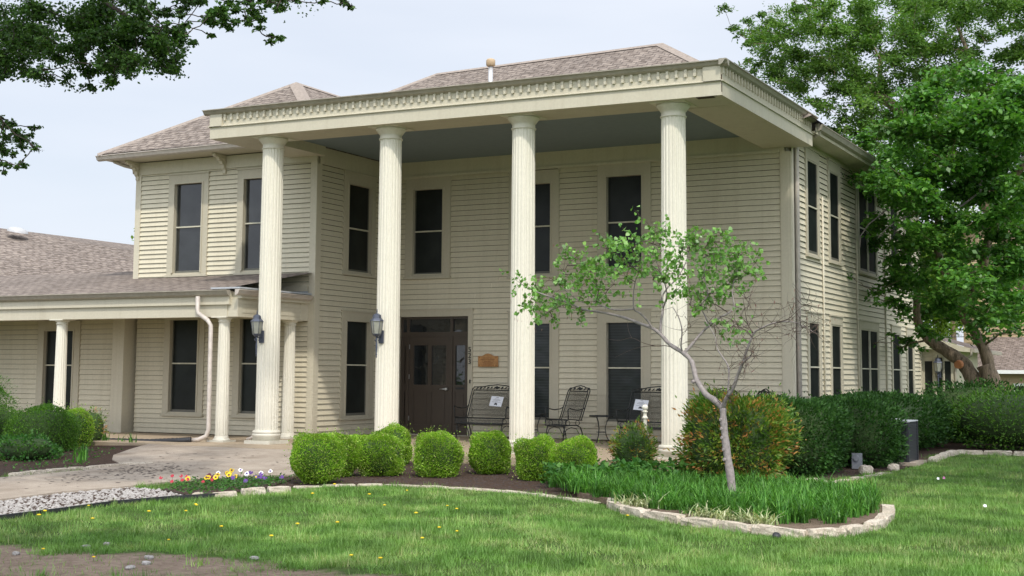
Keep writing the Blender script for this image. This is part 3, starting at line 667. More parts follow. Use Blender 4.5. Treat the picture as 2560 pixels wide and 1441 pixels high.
def small_column(x, y):
    c = fluted(x, y, .10, 2.28, .125, .108, 16, .007, 6).build('veranda_column', 'column', HOUSE)
    k = MB(); k.lathe([(.108, 2.27), (.125, 2.275), (.125, 2.29), (.112, 2.30), (.115, 2.32), (.155, 2.345), (.16, 2.36)], (x, y), 24); k.box(x - .18, x + .18, -y - .18, -y + .18, 2.355, 2.375); k.build('capital', 'column', c)
    k = MB(); k.box(x - .19, x + .19, -y - .19, -y + .19, -.0, .03); k.lathe([(.185, .03), (.16, .045), (.135, .08), (.128, .11)], (x, y), 24); k.build('base', 'column', c)
for x, y in ((-9.72, -4.78), (-9.52, -2.98), (-13.97, -4.78), (-18.2, -4.78)): small_column(x, y)
# downspouts
def flatpipe(pts, w, name='downspout', mat='downspout'):
    m = MB(); m.tube(pts, w, 4 if False else 8); return m.build(name, mat, HOUSE)
flatpipe([(-10.12, -5.1, 2.76), (-10.12, -5.1, 2.5), (-10.08, -5.12, 2.43), (-9.85, -5.12, 2.3), (-9.77, -5.12, 2.2), (-9.77, -5.1, .25), (-9.8, -5.12, .12), (-9.95, -5.16, .05), (-10.1, -5.18, .03)], .043)
flatpipe([(-8.98, -4.6, 2.3), (-8.98, -4.58, .32), (-9.05, -4.6, .22), (-9.1, -4.62, .1), (-9.2, -4.66, .05)], .035)
flatpipe([(-9.9, -3.36, 6.0), (-9.8, -3.3, 5.93), (-9.2, -3.3, 5.8)], .035)
flatpipe([(.06, .2, 5.95), (.075, .2, 5.7), (.075, .2, -.08)], .05)
flatpipe([(.5, .16, 6.15), (.52, .22, 6.05), (.49, .28, 5.97), (.4, .3, 5.93)], .045)
flatpipe([(-14.35, -3.15, 6.0), (-14.32, -3.1, 5.93), (-14.2, -2.9, 5.86), (-14.12, -2.72, 5.83), (-14.1, -2.7, 5.7)], .04)
for y, z0, z1 in ((2.2, -.05, 5.0), (5.12, -.05, 5.9), (7.95, -.05, 5.9)):
    m = MB(); m.tube([(.045, y, z0), (.045, y, z1)], .022, 8); m.build('conduit', 'trim', HOUSE)
# lean-to at the back
lean = MB((0, 12.4, 0)); lean.box(-.2, .86, -4, 0, -.2, 2.1)
le = lean.build('lean_to', 'siding', HOUSE)
m = MB((0, 12.4, 0)); m.box(-.1, .1, 0, .03, 0, 2.05); m.box(.78, .88, 0, .03, 0, 2.05); m.box(.3, .38, 0, .03, .55, 2.05); m.box(.58, .62, 0, .03, .55, 2.05); m.box(-.1, .9, 0, .04, 1.85, 2.1); m.box(.0, .85, .0, .05, .50, .56)
m.build('lean_to_trim', 'casing', le)
m = MB((0, 12.4, 0)); m.box(.1, .30, .0, .02, .56, 1.75); m.box(.62, .78, 0, .02, .56, 1.75); m.box(.42, .55, .0, .02, .3, 1.85); m.build('pane', 'screen', le)
lr = roof('lean_to_roof', [([(-.1, 12.0, 2.5), (-.1, 17, 2.5), (1.4, 17, 2.08), (1.4, 12.0, 2.08)], (0, 1, 0))], 'shingle2')
m = MB(); m.box(-.05, 1.4, -12.2 - .02, -12.0, 2.0, 2.07, 0); 
m = MB((0, 0, 0), (0, 1, 0), (1, 0, 0)); m.box(11.98, 17, 1.36, 1.46, 1.98, 2.08); m.build('lean_to_gutter', 'gutter', lr)
m = MB(); m.quad((-.1, 12.0, 2.49), (1.4, 12.0, 2.07), (1.4, 12.0, 1.98), (-.1, 12.0, 2.1)); m.quad((-.1, 12.01, 2.49), (1.4, 12.01, 2.07), (1.4, 12.01, 1.98), (-.1, 12.01, 2.1)); m.quad((-.1, 12.0, 2.1), (1.4, 12.0, 1.98), (1.4, 16, 1.98), (-.1, 16, 2.1)); m.build('lean_to_soffit', 'trim', lr)
m = MB(); m.tube([(1.38, 12.0, 2.0), (1.36, 12.05, 1.9), (1.15, 12.2, 1.78), (.95, 12.35, 1.72), (.9, 12.36, 1.5), (.9, 12.36, 0)], .035, 8); m.build('downspout', 'gutter', HOUSE)
# ------------------------------------------------------------------ lanterns, plaque, furniture
def copy_tree(o, loc=None, rz=0, label=None, group=None, scale=None):
    c = o.copy(); COL.objects.link(c)
    for ch in o.children:
        k = ch.copy(); COL.objects.link(k); k.parent = c; k.matrix_parent_inverse = ch.matrix_parent_inverse
        for g_ in ch.children:
            q = g_.copy(); COL.objects.link(q); q.parent = k; q.matrix_parent_inverse = g_.matrix_parent_inverse
    if loc: c.location = loc
    c.rotation_euler = (0, 0, rz)
    if label: c['label'] = label
    if group: c['group'] = group
    if scale: c.scale = scale
    return c
# wall lantern: back plate on the column face (origin), arm out to -Y
ln = thing('wall_lantern', 'grey metal carriage lantern on the leftmost tall column', 'lantern', (0, 0, 0), 'carriage lanterns on the tall columns')
m = MB(); m.box(-.055, .055, -.02, .03, -.14, .14); m.box(-.04, .04, .03, .04, -.11, .11); m.build('back_plate', 'lantern', ln)
m = MB(); m.tube([(0, -.03, -.02), (0, -.1, -.03), (0, -.19, 0), (0, -.19, .03)], .014, 8)
m.tube([(0, -.05, -.09), (0, -.09, -.11), (0, -.12, -.08), (0, -.10, -.05), (0, -.08, -.07)], .009, 6); m.tube([(0, -.19, -.06), (0, -.23, -.1), (0, -.26, -.08), (0, -.25, -.05)], .009, 6)
m.lathe([(.018, .02), (.02, -.05), (.012, -.1), (.02, -.18), (.022, -.24), (.012, -.36), (.018, -.38), (.016, -.4), (.01, -.41), (.014, -.43), (.003, -.46)], (0, -.19), 12)
m.build('arm', 'lantern', ln)
m = MB()
def ring6(r, z, c=(0, -.19), n=6): return [Vector((c[0] + r * math.cos(2 * math.pi * i / n + .5), c[1] + r * math.sin(2 * math.pi * i / n + .5), z)) for i in range(n)]
for r0, z0, r1, z1 in ((.10, .05, .105, .065), (.05, .0, .10, .05), (.155, .335, .145, .355), (.145, .355, .10, .40), (.10, .40, .085, .47), (.085, .47, .03, .50)):
    a, b = ring6(r0, z0), ring6(r1, z1)
    for i in range(6): m.quad(a[i], a[(i + 1) % 6], b[(i + 1) % 6], b[i])
m.quad(*ring6(.105, .065)); m.quad(*ring6(.155, .335)); m.quad(*ring6(.03, .5))
for i in range(6): m.tube([ring6(.10, .06)[i], ring6(.14, .34)[i]], .006, 5)
m.tube([(0, -.19, .49), (0, -.19, .53)], .01, 6); m.lathe([(.008, .52), (.02, .535), (.008, .55), (.012, .565), (.003, .6)], (0, -.19), 10)
lb = m.build('lamp_head', 'lantern', ln)
m = MB(); a, b = ring6(.095, .065), ring6(.135, .335)
for i in range(6): m.quad(a[i], a[(i + 1) % 6], b[(i + 1) % 6], b[i])
m.build('glass', 'lampglass', lb)
ln.location = (-8.64, -5.01, 1.98); ln.scale = (.8, .8, .82)
l2 = copy_tree(ln, (-5.99, -5.01, 1.96), 0, 'grey metal carriage lantern on the second tall column, left of the front door')
l3 = copy_tree(ln, (.48, 12.36, 1.42), 0, 'dark round-bodied lantern beside the door of the rear lean-to', 'lanterns', (.85, .85, .85)); l3['group'] = 'carriage lanterns'
# plaque
pq = thing('plaque', 'orange-brown wooden plaque with an arched top right of the front door', 'plaque', (-6.53, -.05, 1.6))
m = MB((0, 0, 0)); pts = [(-.235, -.125), (.235, -.125), (.235, .09), (.16, .095)] + [(.13 - .26 * i / 8, .10 + .05 * math.sin(math.pi * i / 8)) for i in range(9)] + [(-.16, .095), (-.235, .09)]
b0 = len(m.v)
for n_ in (-.01, .025):
    for (x, z) in pts: m.v.append(Vector((x, -n_, z)))
k = len(pts); m.f.append(tuple(range(k))); m.f.append(tuple(range(k, 2 * k))[::-1])
for i in range(k): m.f.append((i, (i + 1) % k, k + (i + 1) % k, k + i))
m.sm = [False] * len(m.f); WLpq = WL[pq.name]; WL[pq.name] = Vector((0, 0, 0)); m.build('board', 'plaque', pq)
m = MB(); rr_ = random.Random(3)
for row, (z, w) in enumerate([(.055, .10), (.02, .17), (-.015, .08), (-.045, .12), (-.07, .11), (-.095, .15)]):
    x = -w
    while x < w:
        q = rr_.uniform(.008, .03); m.box(x, min(x + q, w), .026, .028, z - .007, z + .007); x += q + .006
for x in (-.2, .2):
    for z in (-.095, .065): m.tube([(x, -.02, z), (x, -.031, z)], .012, 8)
m.build('engraved_lines', 'plaquecut', pq)

# wrought iron furniture -----------------------------------------------------
def meshmat():
    m, t, b = nodes("expanded_metal"); b.inputs['Base Color'].default_value = (.02, .022, .02, 1); b.inputs['Roughness'].default_value = .5
    g = t.nodes.new("ShaderNodeTexCoord"); mp_ = t.nodes.new("ShaderNodeMapping"); mp_.inputs['Scale'].default_value = (60, 60, 40); mp_.inputs['Rotation'].default_value = (0, 0, 0)
    t.links.new(g.outputs['Object'], mp_.inputs[0])
    sx = t.nodes.new("ShaderNodeSeparateXYZ"); t.links.new(mp_.outputs[0], sx.inputs[0])
    def mt(op_, a, b_=None):
        k_ = t.nodes.new("ShaderNodeMath"); k_.operation = op_
        for i, v_ in enumerate((a, b_)):
            if v_ is None: continue
            if isinstance(v_, (int, float)): k_.inputs[i].default_value = v_
            else: t.links.new(v_, k_.inputs[i])
        return k_.outputs[0]
    yz = mt('ADD', sx.outputs[1], sx.outputs[2])
    a1 = mt('ABSOLUTE', mt('SUBTRACT', mt('FRACT', mt('ADD', sx.outputs[0], yz)), .5)); a2 = mt('ABSOLUTE', mt('SUBTRACT', mt('FRACT', mt('SUBTRACT', sx.outputs[0], yz)), .5))
    hole = mt('MULTIPLY', mt('LESS_THAN', a1, .36), mt('LESS_THAN', a2, .36))
    tr = t.nodes.new("ShaderNodeBsdfTransparent"); ms = t.nodes.new("ShaderNodeMixShader")
    t.links.new(hole, ms.inputs[0]); t.links.new(b.outputs[0], ms.inputs[1]); t.links.new(tr.outputs[0], ms.inputs[2]); t.links.new(ms.outputs[0], t.nodes['Material Output'].inputs['Surface']); return m
MT['metalmesh'] = meshmat()
def iron_seat(name, label, cat, W, loc, rz, group, sign=False):
    """spring-base seat of width W; faces -Y; origin on the floor under the seat's middle"""
    o = thing(name, label, cat, (0, 0, 0), group); h = W / 2
    def bk(x, s): return Vector((x, .20 + s * .30, .43 + s * .62))     # a line up the raked back
    m = MB()
    for r, g_ in ((0, .011), (.045, .009)):
        w_ = h - r
        top = [bk(w_ * math.cos(a) if abs(math.cos(a)) < 1 else w_, 1) for a in ()]
        pts = [bk(-w_, 0), bk(-w_, .45), bk(-w_, .9), bk(-w_ + .03, 1.0)]
        if r == 0: pts += [bk(-w_ * .6, 1.005), bk(-w_ * .35, 1.05), bk(0, 1.08), bk(w_ * .35, 1.05), bk(w_ * .6, 1.005)]
        pts += [bk(w_ - .03, 1.0), bk(w_, .9), bk(w_, .45), bk(w_, 0)]
        m.tube(pts, g_, 6) if r == 0 else (m.tube(pts[:3], g_, 6), m.tube(pts[-3:], g_, 6), m.tube([pts[2], pts[-3]], .012, 6))
    # cast leaves and a flower in the crest
    nn = max(4, int(W / .09))
    for i in range(nn):
        x = -h * .8 + i * (h * 1.6) / (nn - 1); c = bk(x, .965 + .02 * math.cos(x / h * 2)); r = .022 if i % 2 else .014
        m.tube([c + Vector((-.03, 0, -.03)), c, c + Vector((.03, .01, .02))], [.004, r, .004], 6)
    m.tube([bk(-.04, .97), bk(0, .99), bk(.04, .97)], [.01, .038, .01], 7)
    bf = m.build('back_frame', 'iron', o)
    m = MB(); m.quad(bk(-h + .05, .02), bk(h - .05, .02), bk(h - .05, .88), bk(-h + .05, .88)); m.build('back_mesh', 'metalmesh', bf)
    m = MB(); z = .42
    m.tube([(-h, .22, z), (-h, -.22, z + .02), (-h + .02, -.27, z - .01), (-h + .02, -.28, z - .10), (h - .02, -.28, z - .10), (h - .02, -.27, z - .01), (h, -.22, z + .02), (h, .22, z)], .011, 6)
    m.tube([(-h, -.24, z + .01), (h, -.24, z + .01)], .012, 6); m.tube([(-h, .22, z), (h, .22, z)], .01, 6)
    s_ = m.build('seat_frame', 'iron', o)
    m = MB(); m.quad((-h + .02, .22, z), (h - .02, .22, z), (h - .02, -.25, z + .01), (-h + .02, -.25, z + .01)); m.quad((-h + .03, -.27, z), (h - .03, -.27, z), (h - .03, -.28, z - .1), (-h + .03, -.28, z - .1)); m.build('seat_mesh', 'metalmesh', s_)
    for sgn in (-1, 1):
        x = sgn * h
        m = MB(); m.tube([bk(x, .38), (x * 1.02, .22, .63), (x * 1.04, .05, .615), (x * 1.06, -.12, .64), (x * 1.06, -.2, .665), (x * 1.05, -.24, .62), (x * 1.02, -.22, .44)], .011, 6); m.build('arm', 'iron', o)
    for sgn in (-1, 1):
        x = sgn * (h - .06)
        m = MB(); m.tube([(x, -.3, 0), (x, -.28, .2), (x, -.24, .31), (x, -.1, .32), (x, .1, .32), (x, .24, .28), (x, .32, .12), (x, .34, 0)], .012, 6)
        m.tube([(x, -.29, .08), (x, -.2, .24), (x, -.05, .28), (x, .12, .25), (x, .22, .12), (x, .26, .0)], .008, 6)
        for y in (-.15, .15): m.tube([(x + .05 * math.cos(a), y, .365 + .05 * math.sin(a)) for a in [i * math.pi / 5 for i in range(10)]], .007, 5, True)
        m.build('leg', 'iron', o)
    m = MB(); m.tube([(-h + .06, .0, .32), (h - .06, 0, .32)], .01, 6); m.tube([(-h + .06, -.26, .30), (h - .06, -.26, .30)], .008, 6); m.build('stretcher', 'iron', o)
    if rz: o.rotation_euler = (0, 0, rz)
    o.location = loc; WL[o.name] = Vector((0, 0, 0)); return o
G1 = 'black wrought iron porch seats'
iron_seat('garden_bench', 'black wrought iron settee with a white notice, beside the front door', 'bench', 1.15, (-6.15, -.85, 0), 0, G1)
iron_seat('garden_chair', 'black wrought iron spring chair standing alone between the two ground-floor windows', 'chair', .56, (-4.42, -.75, 0), R(-14), G1)
iron_seat('garden_bench', 'black wrought iron settee under the right ground-floor window, left of the fourth column', 'bench', 1.15, (-2.55, -.85, 0), R(0), G1)
iron_seat('garden_chair', 'black iron chair right of the fourth column, only its crest above the red-tipped shrub', 'chair', .56, (-1.30, -.7, -.02), R(0), G1)
iron_seat('garden_chair', 'black iron chair turned sideways near the corner, crest showing behind the young tree fork', 'chair', .56, (-.75, -.9, -.02), R(-50), G1)
def side_table(loc, label):
    o = thing('side_table', label, 'table', (0, 0, 0), 'small black iron side tables')
    m = MB(); m.lathe([(.22, .50), (.235, .505), (.235, .525), (.22, .53)], (0, 0), 28); m.build('table_top', 'iron', o)
    for a in (.4, .4 + 2.09, .4 + 4.19):
        c, s_ = math.cos(a), math.sin(a); m = MB(); m.tube([(.17 * c, .17 * s_, .5), (.12 * c, .12 * s_, .42), (.08 * c, .08 * s_, .28), (.10 * c, .10 * s_, .14), (.17 * c, .17 * s_, 0)], .010, 6); m.build('leg', 'iron', o)
    m = MB(); m.lathe([(.09, .195), (.10, .2), (.09, .21)], (0, 0), 16); m.build('shelf', 'iron', o)
    o.location = loc; return o
side_table((-3.62, -.75, 0), 'small round black iron table right of the lone spring chair')
side_table((-5.18, -.6, 0), 'small round black iron table left of the lone spring chair, half behind the third column')
def notice(loc, rz, label):
    o = thing('paper_notice', label, 'notice', (0, 0, 0), 'white printed notices on the porch seats')
    m = MB(); m.box(-.14, .14, 0, .003, -.11, .11); m.build('sheet', 'paper', o)
    m = MB(); m.box(-.03, .03, .0035, .0045, .085, .092)
    for i, w in enumerate((.05, .08, .09, .03, .10)): m.box(-w, w, .0035, .0045, .055 - i * .018, .059 - i * .018)
    # small vehicle pictogram
    m.box(-.035, .035, .0035, .005, -.075, -.052); m.prism([(.0035, -.052), (.005, -.052), (.005, -.034), (.0035, -.034)], -.022, .022)
    m.box(-.03, -.018, .0035, .005, -.085, -.075); m.box(.018, .03, .0035, .005, -.085, -.075)
    m.build('print', 'ink', o); o.rotation_euler = (R(-25), R(4), rz); o.location = loc; return o
notice((-6.02, -.62, .76), 0, 'white notice with a car pictogram fixed to the settee beside the front door')
notice((-2.83, -.62, .74), 0, 'white notice on the right settee, behind the white ball-topped post')
# ball post
po = thing('ball_post', 'short cream post with a ball finial in front of the porch', 'post', (0, 0, 0))
m = MB(); m.lathe([(.028, -.15), (.028, .66), (.03, .67), (.042, .68), (.042, .70), (.03, .71), (.027, .715), (.027, .765), (.04, .775), (.04, .788), (.022, .80)], (0, 0), 20); m.build('shaft', 'column', po)
m = MB(); m.lathe([(.012, .795)] + [(.046 * math.sin(a), .84 - .046 * math.cos(a)) for a in [.35 + i * (math.pi - .4) / 12 for i in range(13)]], (0, 0), 20); m.build('ball_finial', 'column', po)
po.location = (-.37, -6.5, .0)

# black corrugated drain pipe
m = MB(); P_ = [Vector(p_) for p_ in ((-10.08, -5.22, .04), (-10.3, -5.3, .02), (-11, -5.32, -.02), (-12, -5.32, -.03), (-13.4, -5.32, -.04))]
pts = []; rad = []
for i in range(len(P_) - 1):
    for k in range(14):
        pts.append(P_[i].lerp(P_[i + 1], k / 14)); rad.append(.062 if k % 2 else .054)
m.tube(pts, rad, 12); tag(m.build('drain_pipe', 'rubber'), 'black corrugated drain pipe lying along the veranda edge', 'pipe')
# plastic lawn edging
m = MB(); E_ = [(-4.25, -15.3), (-4.2, -14.2), (-4.22, -13.3), (-4.0, -12.55), (-3.72, -12.05)]
for i in range(len(E_) - 1):
    a, b = E_[i], E_[i + 1]; za, zb_ = gz(0, a[1]), gz(0, b[1])
    d = Vector((b[0] - a[0], b[1] - a[1], 0)).normalized(); s_ = Vector((d.y, -d.x, 0)) * .012
    A, B = Vector((a[0], a[1], za)), Vector((b[0], b[1], zb_)); h_ = Vector((0, 0, .055))
    m.quad(A + s_, B + s_, B + s_ + h_, A + s_ + h_); m.quad(A - s_, B - s_, B - s_ + h_, A - s_ + h_); m.quad(A - s_ + h_, B - s_ + h_, B + s_ + h_, A + s_ + h_)
tag(m.build('lawn_edging', 'rubber'), 'black plastic edging strip between gravel and lawn', 'edging')
MT['acgrey'] = plain('meter_grey', (.2, .21, .23), .6)
# air conditioner, meter
ac = thing('air_conditioner', 'black outdoor air conditioner on a pad beside the hedge', 'air conditioner', (0, 0, 0))
m = MB(); m.box(-.36, .36, -.36, .36, .0, .62)
for i in range(22):
    z = .05 + i * .025; m.box(-.368, .368, -.368, .368, z, z + .008)
for sx in (-.36, .36):
    for sy in (-.36, .36): m.box(sx - .02, sx + .02, sy - .02, sy + .02, 0, .63)
m.build('cabinet', 'acm', ac)
m = MB(); m.box(-.38, .38, -.38, .38, .632, .65)
m.lathe([(.28, .65), (.27, .67), (.05, .68)], (0, 0), 20); m.build('top_grille', 'actop', ac)
m = MB(); m.box(-.5, .5, -.48, .48, -.09, -.0); m.build('pad', 'concrete', ac)
ac.location = (2.38, -2.75, -.03)
mt_ = thing('utility_meter', 'small grey utility meter half hidden by the dark hedge', 'meter', (0, 0, 0))
m = MB(); m.box(-.09, .09, -.05, .05, .0, .26); m.build('case', 'acgrey', mt_)
m = MB(); m.tube([(0, -.05, .18), (0, -.08, .18)], .05, 12); m.build('dial', 'acgrey', mt_)
mt_.location = (2.22, -4.32, -.08); mt_.scale = (.8, .8, .9)

# ------------------------------------------------------------------ stones
def stone(name, cx, cy, z, L_, W_, H_, rz, label, group, seed, mat='stone', rd=0):
    rg = random.Random(seed); bm = bmesh.new(); bmesh.ops.create_cube(bm, size=1)
    bmesh.ops.subdivide_edges(bm, edges=bm.edges[:], cuts=3, use_grid_fill=True)
    for v in bm.verts:
        c = v.co; f = 1 - .07 * (abs(c.x * 2) ** 6 + abs(c.y * 2) ** 6) * .5 - .06 * abs(c.z * 2) ** 4
        if rd: q = c.normalized() * .55; c.x, c.y, c.z = c.x * (1 - rd) + q.x * rd, c.y * (1 - rd) + q.y * rd, c.z * (1 - rd) + q.z * rd
        c.x *= L_ * f; c.y *= W_ * f; c.z *= H_ * (1 - .08 * abs(c.x * 2 / max(L_, .01)) ** 2)
        a = min(L_, W_, H_) * .055; c.x += rg.uniform(-a, a); c.y += rg.uniform(-a, a); c.z += rg.uniform(-a, a)
    me = bpy.data.meshes.new(name); bm.to_mesh(me); bm.free(); me.materials.append(MT[mat])
    o = bpy.data.objects.new(name, me); COL.objects.link(o); o.location = (cx, cy, z + H_ / 2); o.rotation_euler = (rg.uniform(-.05, .05), rg.uniform(-.05, .05), rz)
    tag(o, label, 'stone', group); return o
ORD = ['first', 'second', 'third', 'fourth', 'fifth', 'sixth', 'seventh', 'eighth', 'ninth', 'tenth', 'eleventh', 'twelfth', 'thirteenth', 'fourteenth', 'fifteenth', 'sixteenth', 'seventeenth', 'eighteenth', 'nineteenth', 'twentieth', 'twenty-first', 'twenty-second', 'twenty-third', 'twenty-fourth']
def along(poly, lens, gap=.004):
    P2 = [Vector((a, b, 0)) for a, b in poly]; segs = [(P2[i + 1] - P2[i]).length for i in range(len(P2) - 1)]
    def at(s_):
        for i, l in enumerate(segs):
            if s_ <= l or i == len(segs) - 1: return P2[i].lerp(P2[i + 1], min(max(s_ / l, 0), 1))
            s_ -= l
    tot = sum(segs); s_ = 0; out_ = []; i = 0
    while s_ < tot - .1:
        l = lens[i % len(lens)]; e = min(s_ + l, tot); a, b = at(s_), at(e); out_.append(((a + b) / 2, math.atan2(b.y - a.y, b.x - a.x), (b - a).length - gap)); s_ = e; i += 1
    return out_
WALL = [(.85, -10.5), (.98, -10.85), (1.2, -11.2), (1.7, -11.6), (2.19, -11.9), (2.94, -12.24), (3.4, -12.44), (3.75, -12.42), (3.98, -12.1), (4.07, -11.6), (4.08, -10.95), (3.98, -10.25), (3.85, -9.8)]
for i, (c, a, l) in enumerate(along(WALL, [.42, .56, .46, .62, .50, .44, .60])):
    stone('edging_stone', c.x, c.y, gz(0, c.y) - .03, l, .14, .118, a, 'pale limestone block, %s from the left end of the raised bed wall' % ORD[i], 'limestone blocks round the raised bed', 50 + i)
FRONT = [(-3.6, -10.70), (-3.36, -10.12), (-2.62, -9.76), (-1.69, -9.73), (-.75, -9.84), (.1, -10.25), (.75, -10.6)]
for i, (c, a, l) in enumerate(along(FRONT, [.42, .5, .36, .55])):
    stone('edging_stone', c.x, c.y, gz(0, c.y) - .045, l, .13, .07, a, 'low flat limestone, %s from the left along the boxwood bed' % ORD[i], 'flat stones edging the boxwood bed', 90 + i)
for i, (x, y, l, h, a) in enumerate([(-3.42, -11.25, .30, .10, .9), (-3.55, -11.6, .30, .11, 1.0), (-3.72, -11.95, .3, .08, 1.0)]):
    stone('edging_stone', x, y, gz(0, y) - .02, l, .15, h, a, ['rounded grey stone, right of the three below the pansies', 'pinkish stone, middle of the three below the pansies', 'low white stone, left of the three below the pansies'][i], 'stones below the pansies', 130 + i)
LB = [(-8.12, -11.3), (-8.12, -10.35), (-8.0, -9.5), (-7.98, -9.05), (-7.7, -8.85)]
for i, (c, a, l) in enumerate(along(LB, [.38, .3, .42, .3])):
    stone('edging_stone', c.x, c.y, gz(0, c.y) - .02, l, .13, .09, a, 'white limestone, %s from the near end of the left bed edge' % ORD[i], 'stones edging the left bed', 150 + i)
for i, (x, y, l, w, h, lb_) in enumerate([(2.33, -7.1, .32, .24, .12, 'low rounded boulder at the near end of the side bed'), (2.5, -4.95, .2, .17, .15, 'upright blocky boulder in the side bed by the hedge'), (2.72, -4.1, .22, .16, .12, 'small boulder next to the air conditioner pad'), (-4.1, -12.0, .4, .12, .06, 'long flat white stone at the tip of the gravel')]):
    stone('boulder', x, y, gz(0, y) - .02, l, w, h, i * .7, lb_, 'loose limestone boulders', 170 + i, 'stone', .6)
SB = [(2.42, -6.9), (2.5, -6.2), (2.66, -5.3), (2.78, -4.5)]
for i, (c, a, l) in enumerate(along(SB, [.5, .42])):
    stone('edging_stone', c.x, c.y, gz(0, c.y) - .04, l, .11, .065, a, 'thin half-buried limestone, %s from the near end of the side bed edge' % ORD[i], 'stones edging the side bed', 180 + i)
BB = [(2.95, -2.3), (2.9, -.6), (3.0, .1), (6.6, .15)]
for i, (c, a, l) in enumerate(along(BB, [.6, .5])):
    stone('edging_stone', c.x, c.y, gz(0, c.y) - .02, l, .13, .10, a, 'tan limestone in the shade, %s from the air conditioner along the far bed' % ORD[i], 'stones edging the far shaded bed', 200 + i)
for i, (x, y) in enumerate([(-2.11, -16.67), (-1.89, -16.08), (-1.85, -15.86), (-.93, -16.31), (-.73, -16.56), (-.68, -16.8), (-.11, -15.93)]):
    stone('small_stone', x, y, gz(0, y) - .005, random.uniform(.06, .10), random.uniform(.05, .07), .035, i, 'small white stone lying on the bare dirt', 'white stones scattered on the bare dirt', 220 + i, 'pebble', .6)
sl_ = MB(); sl_.lathe([(.03, 0), (.045, .01), (.04, .06), (.02, .07)], (0, 0), 12); so = sl_.build('spotlight', 'rubber'); so.location = (3.42, -12.62, gz(0, -12.6)); so.rotation_euler = (R(-50), 0, 0)
tag(so, 'small black garden spotlight against the raised bed wall', 'spotlight')
# gravel
def scatter_rocks(name, n, pts, smin, smax, mat, flat=.6, zoff=.0, label=None):
    rg = np.random.default_rng(5); base = np.array([(1, 0, 0), (.4, .9, 0), (-.7, .7, 0), (-1, -.2, 0), (-.2, -1, 0), (.7, -.7, 0), (.1, .1, 1.0), (.3, -.2, .9)], float)
    faces_ = [(0, 1, 6), (1, 2, 6), (2, 3, 6), (3, 4, 7), (3, 7, 6), (4, 5, 7), (5, 0, 7), (0, 6, 7)]
    V = base[None] * (1 + rg.uniform(-.25, .25, (n, 8, 3))); s_ = rg.uniform(smin, smax, (n, 1, 1)) * (rg.uniform(.4, 1, (n, 1, 1)))
    V = V * s_; V[:, :, 2] *= flat; a = rg.uniform(0, 6.28, n); c_, s2 = np.cos(a)[:, None], np.sin(a)[:, None]
    X = V[:, :, 0] * c_ - V[:, :, 1] * s2; Y = V[:, :, 0] * s2 + V[:, :, 1] * c_
    V = np.stack([X + pts[:, 0][:, None], Y + pts[:, 1][:, None], V[:, :, 2] + pts[:, 2][:, None] + zoff], 2)
    tri = np.array(faces_); T = V[:, tri].reshape(-1, 3)
    o = npmesh(name, T, 3, mat); o['kind'] = 'stuff'
    if label: o['label'] = label
    return o
def pts_in(poly, n, rg=RNG, zo=0):
    P2 = np.array(poly); lo, hi = P2.min(0), P2.max(0); out_ = []
    while sum(len(o) for o in out_) < n:
        X = rg.uniform(lo[0], hi[0], n * 2); Y = rg.uniform(lo[1], hi[1], n * 2); k = inside(poly, X, Y); out_.append(np.stack([X[k], Y[k]], 1))
    q = np.concatenate(out_)[:n]; return np.column_stack([q, gza(q[:, 1]) + zo])
GP = pts_in(GRAV, 3000); tag(scatter_rocks('gravel', len(GP), GP, .022, .05, 'pebble'), 'white river gravel along the walkway', 'gravel', kind='stuff')
sheet('gravel_base', GRAV, 'mulch', .006)
MP = np.concatenate([pts_in(BED, 9000, zo=.012), pts_in(FLOW, 1600, zo=.02), pts_in([(-8.3, -11.6), (-8.04, -9.6), (-8.05, -9.1), (-9.0, -8.6), (-10.06, -7.2), (-10.6, -6.0), (-10.6, -5.4), (-15, -5.4), (-14, -9)], 3500, zo=.016)])
tag(scatter_rocks('mulch_chips', len(MP), MP, .012, .03, 'mulchchip' if 'mulchchip' in MT else 'litter', .35), 'dark bark mulch chips in the beds', 'mulch', kind='stuff')
# litter on the walk
lp = RNG.normal(size=(150, 2)) * np.array([.55, 1.0]) + np.array([-6.9, -10.6]); lp = np.concatenate([lp, RNG.normal(size=(160, 2)) * np.array([.4, .35]) + np.array([-7.1, -9.6]), RNG.normal(size=(60, 2)) * np.array([1.2, .6]) + np.array([-7, -7.6])])
k = inside(WALK, lp[:, 0], lp[:, 1]); lp = lp[k]; lz = np.array([walkz(x, y) for x, y in lp]) + .003
tag(scatter_rocks('leaf_litter', len(lp), np.column_stack([lp, lz]), .014, .042, 'litter', .12), 'dark wet leaf litter scattered over the walkway', 'litter', kind='stuff')

